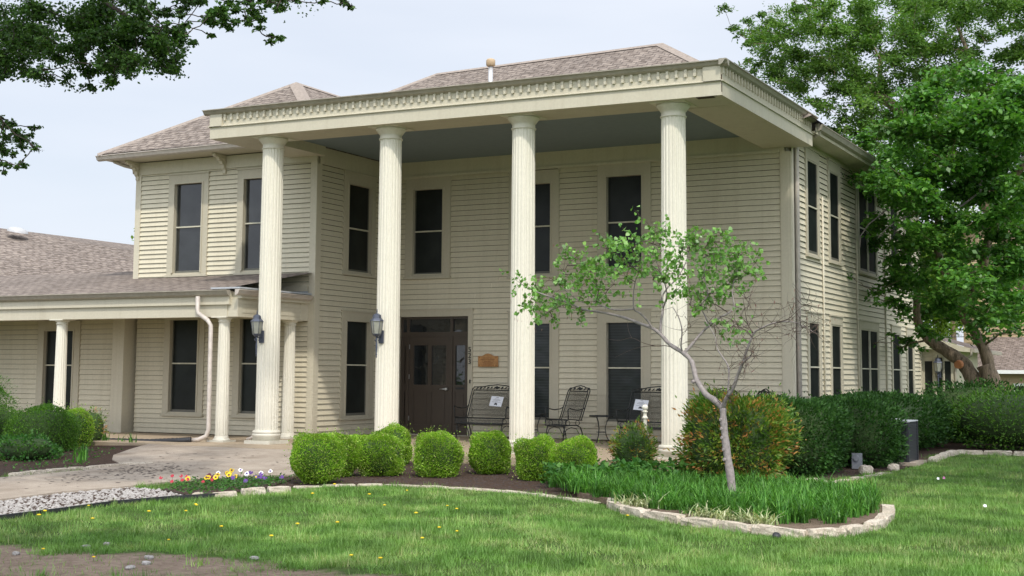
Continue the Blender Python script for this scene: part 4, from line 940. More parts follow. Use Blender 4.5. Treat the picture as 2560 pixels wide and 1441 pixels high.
# ------------------------------------------------------------------ shrubs
def superball(n, c, r, e=3.0, rng=RNG, shell=(.86, 1.03)):
    v = unit(rng.normal(size=(n, 3))); q = (np.abs(v) ** e).sum(1) ** (-1 / e); v = v * q[:, None] * rng.uniform(*shell, n)[:, None]
    return v, np.asarray(c) + v * np.asarray(r)
def lumpy(v, rng, amp=.06, f=5):
    ph = rng.uniform(0, 6.28, (3, 3)); return 1 + amp * (np.sin(v @ np.array([[f, 1, 2], [2, f, 1], [1, 2, f]]).T + ph[0])).sum(1) / 3 * 2
def shrub(name, label, cat, loc, r, nleaf, size, mat, group=None, e=3.0, aspect=.6, seed=1, shell=(.82, 1.04), amp=.06, sprig=0, core=.86):
    rng = np.random.default_rng(seed); o = thing(name, label, cat, (0, 0, 0), group); rx, ry, rz = r
    v, P = superball(nleaf, (0, 0, 0), r, e, rng, shell); P = P * lumpy(v, rng, amp)[:, None]; P[:, 2] += rz * .97
    keep = P[:, 2] > .02; P = P[keep]; v = v[keep]
    if sprig: 
        q = rng.choice(len(P), sprig); P = np.concatenate([P] + [P[q] + v[q] * rng.uniform(.0, .12, (sprig, 1)) + rng.normal(size=(sprig, 3)) * .02]); v = np.concatenate([v, v[q]])
    D = v * np.array([1, 1, .8]) + np.array([0, 0, .35])
    npmesh('foliage', leafverts(P, size, aspect, .25, D * .5, rng=rng), 4, mat, o)
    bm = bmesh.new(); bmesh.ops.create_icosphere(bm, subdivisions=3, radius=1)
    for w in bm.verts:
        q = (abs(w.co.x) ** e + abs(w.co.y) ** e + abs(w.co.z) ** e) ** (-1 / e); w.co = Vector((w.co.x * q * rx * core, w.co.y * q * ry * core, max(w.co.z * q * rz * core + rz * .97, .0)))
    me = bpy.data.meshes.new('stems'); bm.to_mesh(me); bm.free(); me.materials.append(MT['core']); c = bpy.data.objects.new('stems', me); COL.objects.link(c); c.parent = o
    o.location = loc; return o
BX = [(-3.72, -10.05, .345, .345, 'largest round boxwood, at the left end of the row'), (-4.05, -9.0, .27, .31, 'boxwood tucked behind the leftmost one'), (-3.62, -8.62, .31, .29, 'third boxwood of the front row, below the left of the door'),
      (-4.70, -7.45, .25, .26, 'small boxwood behind the third one'), (-4.55, -6.85, .30, .31, 'boxwood standing against the second tall column'), (-2.78, -8.37, .325, .325, 'fourth boxwood of the front row, in front of the door'),
      (-3.35, -7.6, .24, .30, 'boxwood half hidden behind the one in front of the door'), (-2.37, -7.6, .275, .31, 'boxwood standing alone left of the third tall column'), (-1.31, -8.17, .295, .31, 'boxwood right of the third tall column'), (-.62, -8.4, .30, .30, 'rightmost boxwood of the row, next to the broad leaves')]
for i, (x, y, r, h, lb_) in enumerate(BX):
    shrub('boxwood_shrub', 'bright green ' + lb_, 'shrub', (x, y, gz(0, y)), (r, r, h), 19000, .020, 'box', 'clipped boxwoods in front of the porch', 2.3 + (i * 7 % 5) * .15, .75, 300 + i, (.80, 1.03), .09, 500)
shrub('boxwood_shrub', 'large dark green round boxwood left of the walkway', 'shrub', (-11.4, -7.6, gz(0, -7.35)), (.56, .56, .42), 16000, .026, 'boxd', 'clipped shrubs in the left bed', 2.6, .7, 331, (.8, 1.03), .07, 900)
shrub('boxwood_shrub', 'small lighter green boxwood beside the large dark one', 'shrub', (-11.75, -6.5, gz(0, -6.3)), (.31, .31, .38), 8000, .024, 'box', 'clipped shrubs in the left bed', 2.7, .7, 332, (.8, 1.02), .05, 500)
shrub('boxwood_shrub', 'dark boxwood at the left edge of the picture under the conifer', 'shrub', (-13.1, -7.2, gz(0, -7.2)), (.52, .52, .40), 9000, .026, 'boxd', 'clipped shrubs in the left bed', 2.6, .7, 333, (.8, 1.03), .07, 500)
shrub('nandina_shrub', 'small reddish nandina behind the light boxwood on the left', 'shrub', (-12.05, -5.8, gz(0, -5.8)), (.26, .26, .36), 1500, .06, 'nandina', 'nandina shrubs', 2.2, .3, 334, (.5, 1.1), .15, 200)
shrub('leafy_perennial', 'low dark green leafy perennial at the left edge of the bed', 'plant', (-10.3, -9.0, gz(0, -9.2)), (.55, .4, .22), 2300, .06, 'herb', None, 2.2, .7, 335, (.4, 1.1), .2)
shrub('conifer_shrub', 'feathery bright green conifer branch at the left edge', 'shrub', (-12.5, -8.1, .52), (.75, .5, .36), 6500, .05, 'boxd', None, 2.0, .25, 336, (.3, 1.12), .2, 0, .25)
# nandinas and hollies
shrub('nandina_shrub', 'red-tipped nandina in front of the porch between two columns', 'shrub', (-.45, -6.72, gz(0, -6.7)), (.30, .28, .36), 3000, .06, 'nandina', 'nandina shrubs', 2.2, .3, 340, (.55, 1.1), .12, 500)
shrub('nandina_shrub', 'big bushy red-tipped nandina behind the young tree', 'shrub', (1.20, -7.05, gz(0, -7.1)), (.64, .56, .575), 14000, .075, 'nandina', 'nandina shrubs', 4.4, .34, 341, (.74, 1.06), .10, 3000)
shrub('holly_shrub', 'dark green holly hedge right of the big nandina', 'hedge', (1.36, -5.4, gz(0, -5.2)), (.88, .98, .55), 16000, .055, 'holly', 'clipped holly shrubs along the side wall', 3.2, .55, 342, (.82, 1.05), .06, 900)
shrub('holly_shrub', 'very dark holly between the meter and the air conditioner', 'hedge', (1.78, -3.6, gz(0, -3.3)), (.95, .66, .52), 14000, .055, 'holly', 'clipped holly shrubs along the side wall', 3.2, .55, 343, (.82, 1.05), .06, 800)
shrub('holly_shrub', 'dark holly hedge behind the air conditioner', 'hedge', (1.4, .8, gz(0, .8)), (1.15, 2.2, .50), 13000, .07, 'holly', 'clipped holly shrubs along the side wall', 3.2, .55, 344, (.84, 1.05), .05, 800)
shrub('wild_shrub', 'loose shaggy shrub in the shade at the right edge', 'shrub', (3.9, 1.8, gz(0, 2)), (1.35, .9, .56), 9000, .07, 'boxd', None, 2.3, .35, 345, (.6, 1.1), .12, 1500)
shrub('wild_shrub', 'dark round shrub between the hedge and the leaning trunk', 'shrub', (2.7, 3.6, gz(0, 3)), (1.0, .9, .62), 8000, .07, 'holly', None, 2.4, .5, 346, (.6, 1.08), .12, 1000)

# ------------------------------------------------------------------ blades: lawn grass, liriope, plants
def blades(name, P, h, w, lean, mat, rng=RNG, seg=1, arch=0):
    n = len(P); a = rng.uniform(0, 6.28, n); side = np.stack([np.cos(a), np.sin(a), np.zeros(n)], 1); d = np.stack([-np.sin(a), np.cos(a), np.zeros(n)], 1)
    hh = (h * rng.uniform(.55, 1.25, n))[:, None]; ww = (w * rng.uniform(.7, 1.3, n))[:, None]; ln_ = (lean * rng.uniform(.1, 1.4, n))[:, None] * hh
    z = np.array([0, 0, 1.0])
    if seg == 1:
        V = np.stack([P - side * ww / 2, P + side * ww / 2, P + z * hh + d * ln_], 1).reshape(-1, 3); return npmesh(name, V, 3, mat)
    m1 = P + z * hh * .6 + d * ln_ * .35; t1 = P + z * hh * (1 - arch) + d * ln_
    q1 = np.stack([P - side * ww / 2, P + side * ww / 2, m1 + side * ww * .45, m1 - side * ww * .45], 1); q2 = np.stack([m1 - side * ww * .45, m1 + side * ww * .45, t1 + side * ww * .06, t1 - side * ww * .06], 1)
    return npmesh(name, np.concatenate([q1, q2], 0).reshape(-1, 3), 4, mat)
def archblades(P, h, w, lean, mat, rng, name, droop=1.2):
    n = len(P); a = rng.uniform(0, 6.28, n); side = np.stack([np.cos(a), np.sin(a), np.zeros(n)], 1); d = np.stack([-np.sin(a), np.cos(a), np.zeros(n)], 1)
    hh = (h * rng.uniform(.6, 1.25, n))[:, None]; ww = (w * rng.uniform(.7, 1.3, n))[:, None]; ln_ = (lean * rng.uniform(.15, 1.3, n))[:, None] * hh; z = np.array([0, 0, 1.0]); dr = (droop * rng.uniform(.3, 1.1, n))[:, None]
    ring = [P + z * hh * (1.7 * t - dr * t * t) + d * ln_ * t ** 1.6 for t in (0, .3, .6, 1)]; wf = (.8, 1, .8, .12); Q = []
    for i in range(3): Q.append(np.stack([ring[i] - side * ww * wf[i] / 2, ring[i] + side * ww * wf[i] / 2, ring[i + 1] + side * ww * wf[i + 1] / 2, ring[i + 1] - side * ww * wf[i + 1] / 2], 1))
    return npmesh(name, np.concatenate(Q, 0).reshape(-1, 3), 4, mat)
C0 = np.array([7.21, -25.26])
NOLAWN = [ISLAND, [(-3.8, -11.6)] + BED, FLOW, LEFTBED, GRAV, WALK, [(2.9, -2.4), (2.6, -.6), (2.75, 0), (3.5, .2), (7, .2), (7, 40), (-40, 40), (-40, -5), (.1, -5), (.1, -2.4)]]
def lawn_pts(n, rng):
    out_ = []; tot = 0
    while tot < n:
        m_ = n * 3; d = 9.5 * (33 / 9.5) ** (rng.uniform(0, 1, m_) ** .9); an = rng.uniform(R(-54), R(0), m_)   # bearing from +Y, view cone plus a margin
        X = C0[0] + d * np.sin(an); Y = C0[1] + d * np.cos(an); k = np.ones(m_, bool)
        for p_ in NOLAWN: k &= ~inside(p_, X, Y)
        # thin out over the bare patch
        dd = ((X + .3) / 3.7) ** 2 + ((Y + 17.6) / 1.7) ** 2 + .35 * np.sin(X * 3.1 + 1) * np.cos(Y * 2.7) + .2 * np.sin(X * 9) * np.cos(Y * 8)
        k &= rng.uniform(0, 1, m_) < np.clip(.72 + .45 * np.sin(X * 1.9 + 2 * np.sin(Y * 1.3)) * np.cos(Y * 2.3 + X * .7) + .25 * np.sin(X * 6.1 + Y * 2) * np.sin(Y * 7.3), .12, 1)
        k &= (dd > 1.0) | (rng.uniform(0, 1, m_) < .05 + .5 * (dd > .8))
        out_.append(np.stack([X[k], Y[k]], 1)); tot += k.sum()
    q = np.concatenate(out_)[:n]; return np.column_stack([q, gza(q[:, 1]) - .003])
gp = lawn_pts(330000, np.random.default_rng(21)); tall = .5 + .5 * np.clip(np.sin(gp[:, 0] * 2.3 + np.sin(gp[:, 1] * 1.7) * 2) * np.sin(gp[:, 1] * 2.9) + .5, 0, 1)
tag(blades('grass', gp, .038 * (.5 + .8 * tall), .006, 1.3, 'grass', np.random.default_rng(3)), 'mown spring lawn', 'grass', kind='stuff')
cl_c = lawn_pts(1500, np.random.default_rng(22)); cl_p = np.repeat(cl_c, 26, 0) + np.random.default_rng(9).normal(size=(len(cl_c) * 26, 3)) * np.array([.05, .05, 0])
tag(blades('coarse_grass', cl_p, .085, .009, .6, 'grass', np.random.default_rng(4)), 'coarser tufts standing out of the lawn', 'grass', kind='stuff')
li = [(-.5, -9.5), (.5, -10.35), (1.2, -11.05), (1.8, -11.42), (2.4, -11.72), (3.2, -12.05), (3.78, -11.9), (3.88, -10.6), (3.6, -9.3), (2.6, -8.0), (1.4, -7.9), (.4, -8.3)]
rg = np.random.default_rng(31); lc = pts_in(li, 760, rg, .07); lpz = np.repeat(lc, 34, 0) + rg.normal(size=(len(lc) * 34, 3)) * np.array([.035, .035, 0])
lh = np.repeat(rg.uniform(.62, 1.2, len(lc)), 34)[:len(lpz)]
kk = ((lpz[:, 0] - 2.05) / .38) ** 2 + ((lpz[:, 1] + 9.68) / .42) ** 2 > 1; lpz = lpz[kk]; lh = lh[kk]
hs = np.where(lpz[:, 1] > -9.2, .62, 1.0) * np.where(((lpz[:, 0] - 2.1) ** 2 + (lpz[:, 1] + 10) ** 2) < 1.0, .72, 1)
tag(archblades(lpz, .20 * lh * hs, .011, .9, 'liriope', rg, 'liriope'), 'bright green liriope clumps filling the raised bed', 'ground cover', kind='stuff')
vg_ = []
for (x, y) in [(1.3, -11.1), (1.55, -11.27), (2.45, -11.85), (2.7, -11.98), (2.95, -12.03), (3.15, -12.15)]: vg_.append(np.repeat([[x, y, gz(0, y) + .07]], 80, 0) + rg.normal(size=(80, 3)) * np.array([.075, .05, 0]))
for i, P in enumerate(vg_):
    o = archblades(P, .12, .014, 1.6, 'varieg', rg, 'variegated_clump', 1.5)
    tag(o, 'cream and green striped grass clump, one of those leaning over the raised bed wall', 'plant', 'variegated clumps in the raised bed')
# broad leaved plants behind the liriope
bp = pts_in([(-.7, -9.3), (-.9, -8.6), (-.3, -7.7), (.5, -7.4), (.9, -7.8), (.3, -8.6), (-.2, -9.1)], 1500, rg, 0); bp[:, 2] += rg.uniform(.08, .30, len(bp))
tag(npmesh('broadleaf_plants', leafverts(bp, .085, .85, 1.2, rng=rg), 4, 'herb'), 'broad heart-leaved plants between the last boxwood and the nandina', 'ground cover', kind='stuff')
wp = pts_in(FLOW, 500, rg, 0); wp[:, 2] += rg.uniform(.02, .07, len(wp)); wp2 = pts_in([(-10.6, -6.3), (-9.9, -7.4), (-8.3, -9.6), (-8.5, -10.8), (-12, -8.5)], 600, rg, 0); wp2[:, 2] += rg.uniform(.02, .12, len(wp2))
tag(npmesh('weeds', leafverts(np.concatenate([wp, wp2]), .05, .45, .3, rng=rg), 4, 'herb'), 'small weeds in the mulch', 'weeds', kind='stuff')
ib = []
for (x, y) in [(-10.9, -5.9), (-11.3, -5.75), (-11.8, -5.7), (-9.3, -8.7), (-9.7, -8.3), (-9.0, -9.1)]:
    P = np.repeat([[x, y, gz(0, y)]], 14, 0) + rg.normal(size=(14, 3)) * np.array([.05, .05, 0]); o = blades('iris_clump', P, .3, .022, .35, 'liriope', rg, 2, .1)
    tag(o, 'thin clump of upright iris leaves in the left mulch bed', 'plant', 'iris clumps in the left bed')
# flowers
def flower(name, label, x, y, z, col, centre, r, group, seed):
    rg_ = random.Random(seed); m = MB(); tilt = Vector((.35, -.75, .6)).normalized(); a0 = tilt.orthogonal().normalized(); b0_ = tilt.cross(a0)
    c = Vector((0, 0, z))
    for i in range(5):
        a = 2 * math.pi * i / 5 + rg_.random(); d = a0 * math.cos(a) + b0_ * math.sin(a); e = a0 * -math.sin(a) + b0_ * math.cos(a)
        m.quad(c, c + d * r * .6 + e * r * .55, c + d * r + tilt * .004, c + d * r * .6 - e * r * .55)
    o = m.build(name, col); tag(o, label, 'flower', group)
    if centre:
        m = MB(); d = [a0 * math.cos(i * 1.05) * r * .42 + b0_ * math.sin(i * 1.05) * r * .42 for i in range(6)]; m.quad(*[c + q + tilt * .006 for q in d]); m.build('centre', centre, o)
    m = MB(); m.tube([(0, 0, 0), (0, .005, z * .6), (0, 0, z)], .002, 4); m.build('stem', 'herbstem', o)
    o.location = (x, y, gz(0, y) + .01); return o
MT['herbstem'] = plain("stem_green", (.05, .12, .02), .6)
fr = random.Random(12)
for i in range(11): flower('pansy', 'yellow pansy with a dark face in the flower bed', -4.72 + fr.uniform(-.28, .28), -10.75 + fr.uniform(-.5, .45), fr.uniform(.08, .15), 'yellow', 'maroon', .038, 'yellow pansies', i)
for i in range(8): flower('pansy', 'dark purple pansy in the flower bed', -4.35 + fr.uniform(-.3, .3), -10.45 + fr.uniform(-.5, .4), fr.uniform(.07, .13), 'purple', 'yellow' if i == 0 else None, .034, 'purple pansies', 20 + i)
for i in range(6): flower('pansy', 'white pansy with a purple face in the flower bed', -4.95 + fr.uniform(-.2, .9), -10.25 + fr.uniform(-.4, .5), fr.uniform(.09, .15), 'whitef', 'purple', .034, 'white pansies', 40 + i)
for i in range(4): flower('pansy', 'maroon pansy in the flower bed', -5.0 + fr.uniform(-.15, .2), -10.5 + fr.uniform(-.3, .3), fr.uniform(.08, .12), 'maroon', None, .034, 'maroon pansies', 60 + i)
for i in range(10): flower('dianthus', 'crimson flower at the left of the pansies', -4.9 + fr.uniform(-.25, .35), -11.35 + fr.uniform(-.3, .25), fr.uniform(.09, .14), 'red', None, .026, 'crimson flowers', 70 + i)
fp = pts_in([(-5.2, -11.2), (-4.6, -9.9), (-3.95, -10.3), (-4.0, -11.6), (-4.8, -11.7)], 1800, rg, 0); fp[:, 2] += rg.uniform(.01, .10, len(fp))
tag(npmesh('flower_foliage', leafverts(fp, .038, .4, .4, rng=rg), 4, 'herb'), 'green foliage of the pansies and crimson flowers', 'foliage', kind='stuff')
dl = MB()
dp = lawn_pts(400, np.random.default_rng(77)); dsel = [p_ for p_ in dp if p_[0] < 1.6 and p_[1] < -10.2][:34]
first = None
for i, p_ in enumerate(dsel):
    if first is None:
        m = MB(); m.lathe([(.004, 0), (.019, .004), (.017, .011), (.006, .014)], (0, 0), 10); m.v = [v_ + Vector((0, 0, .05)) for v_ in m.v]; first = m.build('dandelion', 'yellow'); o = first
        m = MB(); m.tube([(0, 0, 0), (0, 0, .052)], .002, 4); m.build('stem', 'herbstem', first)
        tag(first, 'small yellow dandelion flower in the left lawn', 'flower', 'dandelions in the lawn')
    else: o = copy_tree(first)
    o.location = (p_[0], p_[1], p_[2]); s_ = random.uniform(.8, 1.2); o.scale = (s_, s_, s_)
for i, (x, y) in enumerate([(3.7, -5.9), (3.75, -5.75), (4.8, -9.2), (2.7, -8.3)]):
    flower('clover_flower', 'tiny pink and white weed flower in the right lawn', x, y, .05, 'pink' if i % 2 else 'whitef', None, .022, 'weed flowers in the right lawn', 90 + i)
# ------------------------------------------------------------------ trees
def tree(name, label, cat, trunk_paths, clumps, mat, bark='bark', nl=220, size=.12, aspect=.6, group=None, seed=1, up=.5, limb_r=.09, droop=.12, twigs=5, flat=.7, pw=2.0):
    """trunk_paths: [(points, r0, r1)]; clumps: (x,y,z,r) leaf masses, each joined to the nearest wood by a limb"""
    rg_ = np.random.default_rng(seed); o = thing(name, label, cat, tuple(trunk_paths[0][0][0]), group)
    m = MB(); sk = []
    for pts, r0, r1 in trunk_paths:
        pts = [Vector(p_) for p_ in pts]; fine = []; 
        for i in range(len(pts) - 1):
            for k in range(4):
                t = k / 4; a = pts[max(i - 1, 0)]; b = pts[i]; c = pts[i + 1]; d = pts[min(i + 2, len(pts) - 1)]
                fine.append(.5 * ((2 * b) + (c - a) * t + (2 * a - 5 * b + 4 * c - d) * t * t + (3 * b - a - 3 * c + d) * t ** 3))
        fine.append(pts[-1]); n = len(fine); rad = [(r0 + (r1 - r0) * i / (n - 1)) * (1 + .06 * math.sin(i * 2.1 + seed)) for i in range(n)]
        m.tube(fine, rad, 10); sk += [(f, rad[i]) for i, f in enumerate(fine)]
    root = Vector(trunk_paths[0][0][0]); lo = [s_ for s_ in sk if s_[0].z - root.z > .35 * max(p_[0].z - root.z for p_ in sk)]
    sk = lo if lo else sk
    LV = []; SZ = []
    tw = m
    for c in sorted(clumps, key=lambda c_: min((Vector(c_[:3]) - s_[0]).length for s_ in sk)):
        C_ = Vector(c[:3]); r = c[3]
        base, br = min(sk, key=lambda s_: (C_ - s_[0]).length + max(0, s_[0].z - C_.z) * .6)
        d = C_ - base; L_ = d.length; r0 = min(br * .7, limb_r * (.25 + .2 * min(L_, 4))); mid = base.lerp(C_, .5) + Vector(rg_.normal(size=3)) * L_ * .07 + Vector((0, 0, droop * L_ * .5))
        pp = []
        for i in range(7):
            t = i / 6; q = base * (1 - t) ** 2 + mid * 2 * t * (1 - t) + C_ * t * t; pp.append(q + Vector(rg_.normal(size=3)) * .02 * L_ * (0 < i < 6))
        rr = [max(r0 * (1 - .75 * i / 6), .006) for i in range(7)]; m.tube(pp, rr, 6); sk += [(pp[i], rr[i]) for i in (2, 4, 6)]
        nt_ = max(3, int(twigs * (1 if r < .5 else 1.4)))
        n = int(nl * (r / .4) ** pw)
        ends = []
        for k in range(nt_):
            e = C_ + Vector(rg_.normal(size=3) * (1, 1, flat)) * r * .62; tw.tube([C_.lerp(pp[4], .3), C_.lerp(e, .5) + Vector((0, 0, .06 * r)), e], [max(rr[-1] * .8, .005), .005, .003], 4); ends.append(e)
        # leaves hang along the twigs in sprays
        ti = rg_.integers(0, nt_, n); E = np.array([tuple(e) for e in ends])[ti]; Cc = np.array(tuple(C_)); t = rg_.uniform(.15, 1.12, n)[:, None]
        P = Cc + (E - Cc) * t + rg_.normal(size=(n, 3)) * np.array([1, 1, flat * .8]) * r * .26; LV.append(P); SZ.append(np.full(n, size))
    m.build('trunk', bark, o)
    P = np.concatenate(LV); D = rg_.normal(size=P.shape) * np.array([1, 1, .5]) + np.array([0, 0, -.35])
    npmesh('crown', leafverts(P, np.concatenate(SZ), aspect, up, D, rng=rg_), 4, mat, o)
    return o
def crown_cl(cx, cy, cz, rx, ry, rz, n, r, seed):
    g_ = np.random.default_rng(seed); P = ball_pts(n, (cx, cy, cz), (rx, ry, rz), .35, g_); return [tuple(float(q) for q in p_) + (r,) for p_ in P]
RB=[
([(1.89, -9.26, -0.19), (1.86, -9.26, 0.1), (1.81, -9.26, 0.44), (1.78, -9.26, 0.73), (1.77, -9.26, 0.92)],0.056,0.04),
([(1.77, -9.26, 0.92), (1.64, -9.22, 1.02), (1.52, -9.18, 1.09), (1.39, -9.14, 1.26), (1.34, -9.1, 1.4), (1.28, -9.05, 1.51), (1.15, -9.01, 1.61), (0.97, -8.97, 1.71), (0.83, -8.93, 1.84), (0.7, -8.89, 1.92), (0.52, -8.85, 1.98), (0.32, -8.81, 2.05), (0.09, -8.77, 2.11), (-0.13, -8.72, 2.15), (-0.38, -8.68, 2.19), (-0.57, -8.64, 2.27), (-0.9, -8.6, 2.37), (-1.17, -8.56, 2.46)],0.042,0.008),
([(0.7, -8.89, 1.92), (0.65, -8.96, 2.03), (0.57, -9.02, 2.12), (0.53, -9.09, 2.16), (0.55, -9.16, 2.34), (0.6, -9.22, 2.5), (0.68, -9.29, 2.62)],0.016,0.005),
([(0.53, -9.09, 2.16), (0.22, -8.99, 2.16), (-0.1, -8.89, 2.25), (-0.39, -8.79, 2.3), (-0.72, -8.69, 2.52)],0.012,0.004),
([(0.83, -8.93, 1.84), (0.82, -8.88, 2.02), (0.83, -8.83, 2.18), (0.79, -8.78, 2.32), (0.86, -8.73, 2.46), (0.93, -8.68, 2.54), (1.04, -8.63, 2.72), (1.09, -8.58, 2.92)],0.02,0.005),
([(0.83, -8.83, 2.18), (0.93, -8.96, 2.37), (0.91, -9.08, 2.58), (0.88, -9.21, 2.78), (0.89, -9.33, 2.97)],0.012,0.004),
([(1.16, -9.01, 1.61), (1.16, -9.07, 1.69), (1.2, -9.14, 1.88), (1.18, -9.2, 2.04), (1.13, -9.26, 2.16)],0.014,0.006),
([(1.18, -9.01, 1.6), (1.26, -8.96, 1.7), (1.34, -8.9, 1.82), (1.46, -8.85, 1.95), (1.58, -8.79, 2.05), (1.68, -8.74, 2.11), (1.73, -8.68, 2.19), (1.69, -8.62, 2.38), (1.7, -8.57, 2.54), (1.73, -8.51, 2.71)],0.022,0.005),
([(1.46, -8.85, 1.95), (1.42, -8.91, 2.08), (1.39, -8.97, 2.19), (1.51, -9.03, 2.34), (1.48, -9.09, 2.56), (1.53, -9.15, 2.81)],0.012,0.004),
([(1.68, -8.74, 2.11), (1.49, -8.67, 2.22), (1.28, -8.6, 2.3), (1.12, -8.54, 2.36)],0.009,0.003),
([(1.77, -9.26, 0.92), (1.81, -9.3, 1.0), (1.86, -9.34, 1.07), (1.94, -9.38, 1.16), (2.03, -9.43, 1.35), (2.1, -9.47, 1.48), (2.17, -9.51, 1.64), (2.26, -9.55, 1.82), (2.37, -9.59, 1.88), (2.54, -9.64, 1.94), (2.76, -9.68, 1.95), (2.92, -9.72, 1.89), (3.08, -9.76, 1.8)],0.03,0.003),
([(2.54, -9.64, 1.94), (2.72, -9.7, 1.98), (2.83, -9.77, 2.05), (2.97, -9.84, 2.15)],0.006,0.002),
([(2.26, -9.55, 1.82), (2.23, -9.68, 1.93), (2.24, -9.82, 2.1), (2.26, -9.95, 2.23)],0.008,0.002),
([(2.24, -9.55, 1.78), (2.13, -9.43, 1.86), (2.01, -9.3, 1.9), (1.86, -9.18, 2.01), (1.67, -9.05, 2.06)],0.01,0.003),
([(1.86, -9.34, 1.1), (1.86, -9.29, 1.4), (1.76, -9.24, 1.55), (1.68, -9.19, 1.65), (1.64, -9.14, 1.78), (1.54, -9.09, 1.94), (1.46, -9.04, 2.01)],0.012,0.004),
([(2.09, -9.47, 1.47), (2.16, -9.52, 1.51), (2.22, -9.57, 1.54)],0.014,0.01),
([(1.32, -9.14, 1.25), (1.35, -9.14, 1.24), (1.39, -9.14, 1.23)],0.01,0.016),
([(1.12, -9.01, 1.63), (0.93, -8.96, 1.69), (0.76, -8.91, 1.69), (0.57, -8.86, 1.73), (0.38, -8.81, 1.8), (0.19, -8.76, 1.77), (-0.02, -8.71, 1.79)],0.007,0.0015),
([(0.76, -8.91, 1.69), (0.55, -8.75, 1.69), (0.28, -8.58, 1.65), (-0.03, -8.41, 1.55)],0.005,0.0015),
([(0.38, -8.81, 1.8), (0.27, -8.66, 1.91), (0.19, -8.51, 2.05)],0.003,0.001),
([(1.2, -9.14, 1.88), (1.12, -9.29, 1.9), (1.05, -9.44, 1.94)],0.004,0.001),
([(1.19, -9.01, 1.65), (1.29, -8.88, 1.68), (1.4, -8.75, 1.62), (1.52, -8.61, 1.54)],0.005,0.001),
([(2.24, -9.82, 2.1), (2.37, -10.02, 2.15), (2.41, -10.22, 2.24)],0.003,0.001),
([(2.37, -9.59, 1.88), (2.45, -9.74, 2.02), (2.59, -9.89, 2.11)],0.003,0.001),
([(2.54, -9.64, 1.94), (2.71, -9.88, 1.87), (2.87, -10.14, 1.8)],0.003,0.001),
([(1.2, -9.14, 1.84), (1.34, -9.24, 1.91), (1.48, -9.34, 2.0)],0.003,0.001),
]
RBC= [(-1.32,-8.74,2.58),(-1.34,-8.39,2.53),(-1.18,-8.43,2.45),(-0.83,-8.81,2.63),(-1.35,-8.56,2.22),(-1.18,-8.59,2.28),(-1.05,-8.48,2.52),(-0.89,-8.46,2.44),(-0.8,-8.8,2.25),(-0.97,-8.84,2.06),(-0.98,-8.43,2.11),(-0.61,-8.72,2.96),(-0.61,-8.56,2.87),(-0.28,-8.94,2.79),(-0.65,-8.72,2.67),(-0.6,-8.58,2.6),(-0.29,-8.93,2.54),(-0.35,-8.47,2.87),(0.04,-9.09,2.84),(0.27,-9.52,2.94),(0.42,-9.53,2.99),(0.25,-9.27,2.88),(0.29,-9.07,2.95),(-0.06,-8.95,2.74),(-0.17,-8.93,2.66),(0.01,-8.93,2.63),(0.01,-9.12,2.5),(0.31,-9.36,2.63),(0.52,-9.36,3.01),(0.65,-9.33,3.01),(0.79,-9.46,3.04),(0.62,-9.42,2.86),(0.78,-9.47,2.9),(0.53,-9.31,2.72),(0.74,-9.4,2.76),(0.9,-9.44,2.8),(0.77,-9.04,2.7),(0.92,-9.3,3.13),(1.05,-9.26,3.15),(1.06,-9.49,2.96),(0.97,-9.08,2.92),(0.87,-8.4,3.02),(1.11,-8.77,3.09),(1.16,-8.66,3.14),(1.2,-8.47,3.07),(1.06,-8.48,2.99),(0.91,-8.36,2.88),(0.9,-8.67,2.81),(1.45,-8.98,2.93),(1.61,-9.06,3.05),(1.74,-9.24,3.09),(1.66,-9.1,2.96),(1.5,-8.96,2.82),(1.37,-8.97,2.79),(1.8,-9.14,2.94),(1.7,-8.47,2.98),(1.82,-9.38,2.8),(1.7,-8.64,2.82),(1.73,-8.36,2.89),(1.69,-9.19,2.7),(1.68,-8.68,2.7),(1.75,-8.49,2.71),(1.85,-8.41,2.77),(1.96,-8.43,2.78),(1.87,-8.58,2.64),(1.74,-8.6,2.59),(1.51,-9.08,2.63),(1.35,-8.95,2.53),(1.05,-8.62,2.62),(0.92,-8.73,2.65),(0.97,-9.09,2.53),(0.88,-9.32,2.52),(0.79,-9.52,2.54),(0.45,-9.12,2.54),(0.22,-8.98,2.51),(0.01,-8.84,2.4),(-0.21,-8.84,2.41),(-0.31,-8.95,2.42),(-0.61,-8.64,2.34),(-0.9,-8.36,2.27),(-0.63,-8.51,2.22),(-0.41,-8.66,2.14),(1.04,-8.36,2.47),(1.29,-8.74,2.35),(1.49,-9.02,2.39),(0.99,-8.31,2.43),(1.53,-8.99,2.3),(1.41,-8.99,2.22),(1.7,-9.14,2.35),(1.53,-8.54,2.52),(1.69,-8.4,2.42),(1.08,-8.93,2.42),(1.49,-8.65,1.97),(1.75,-9.02,1.94),(1.87,-9.11,1.92),(1.03,-8.41,2.24)]
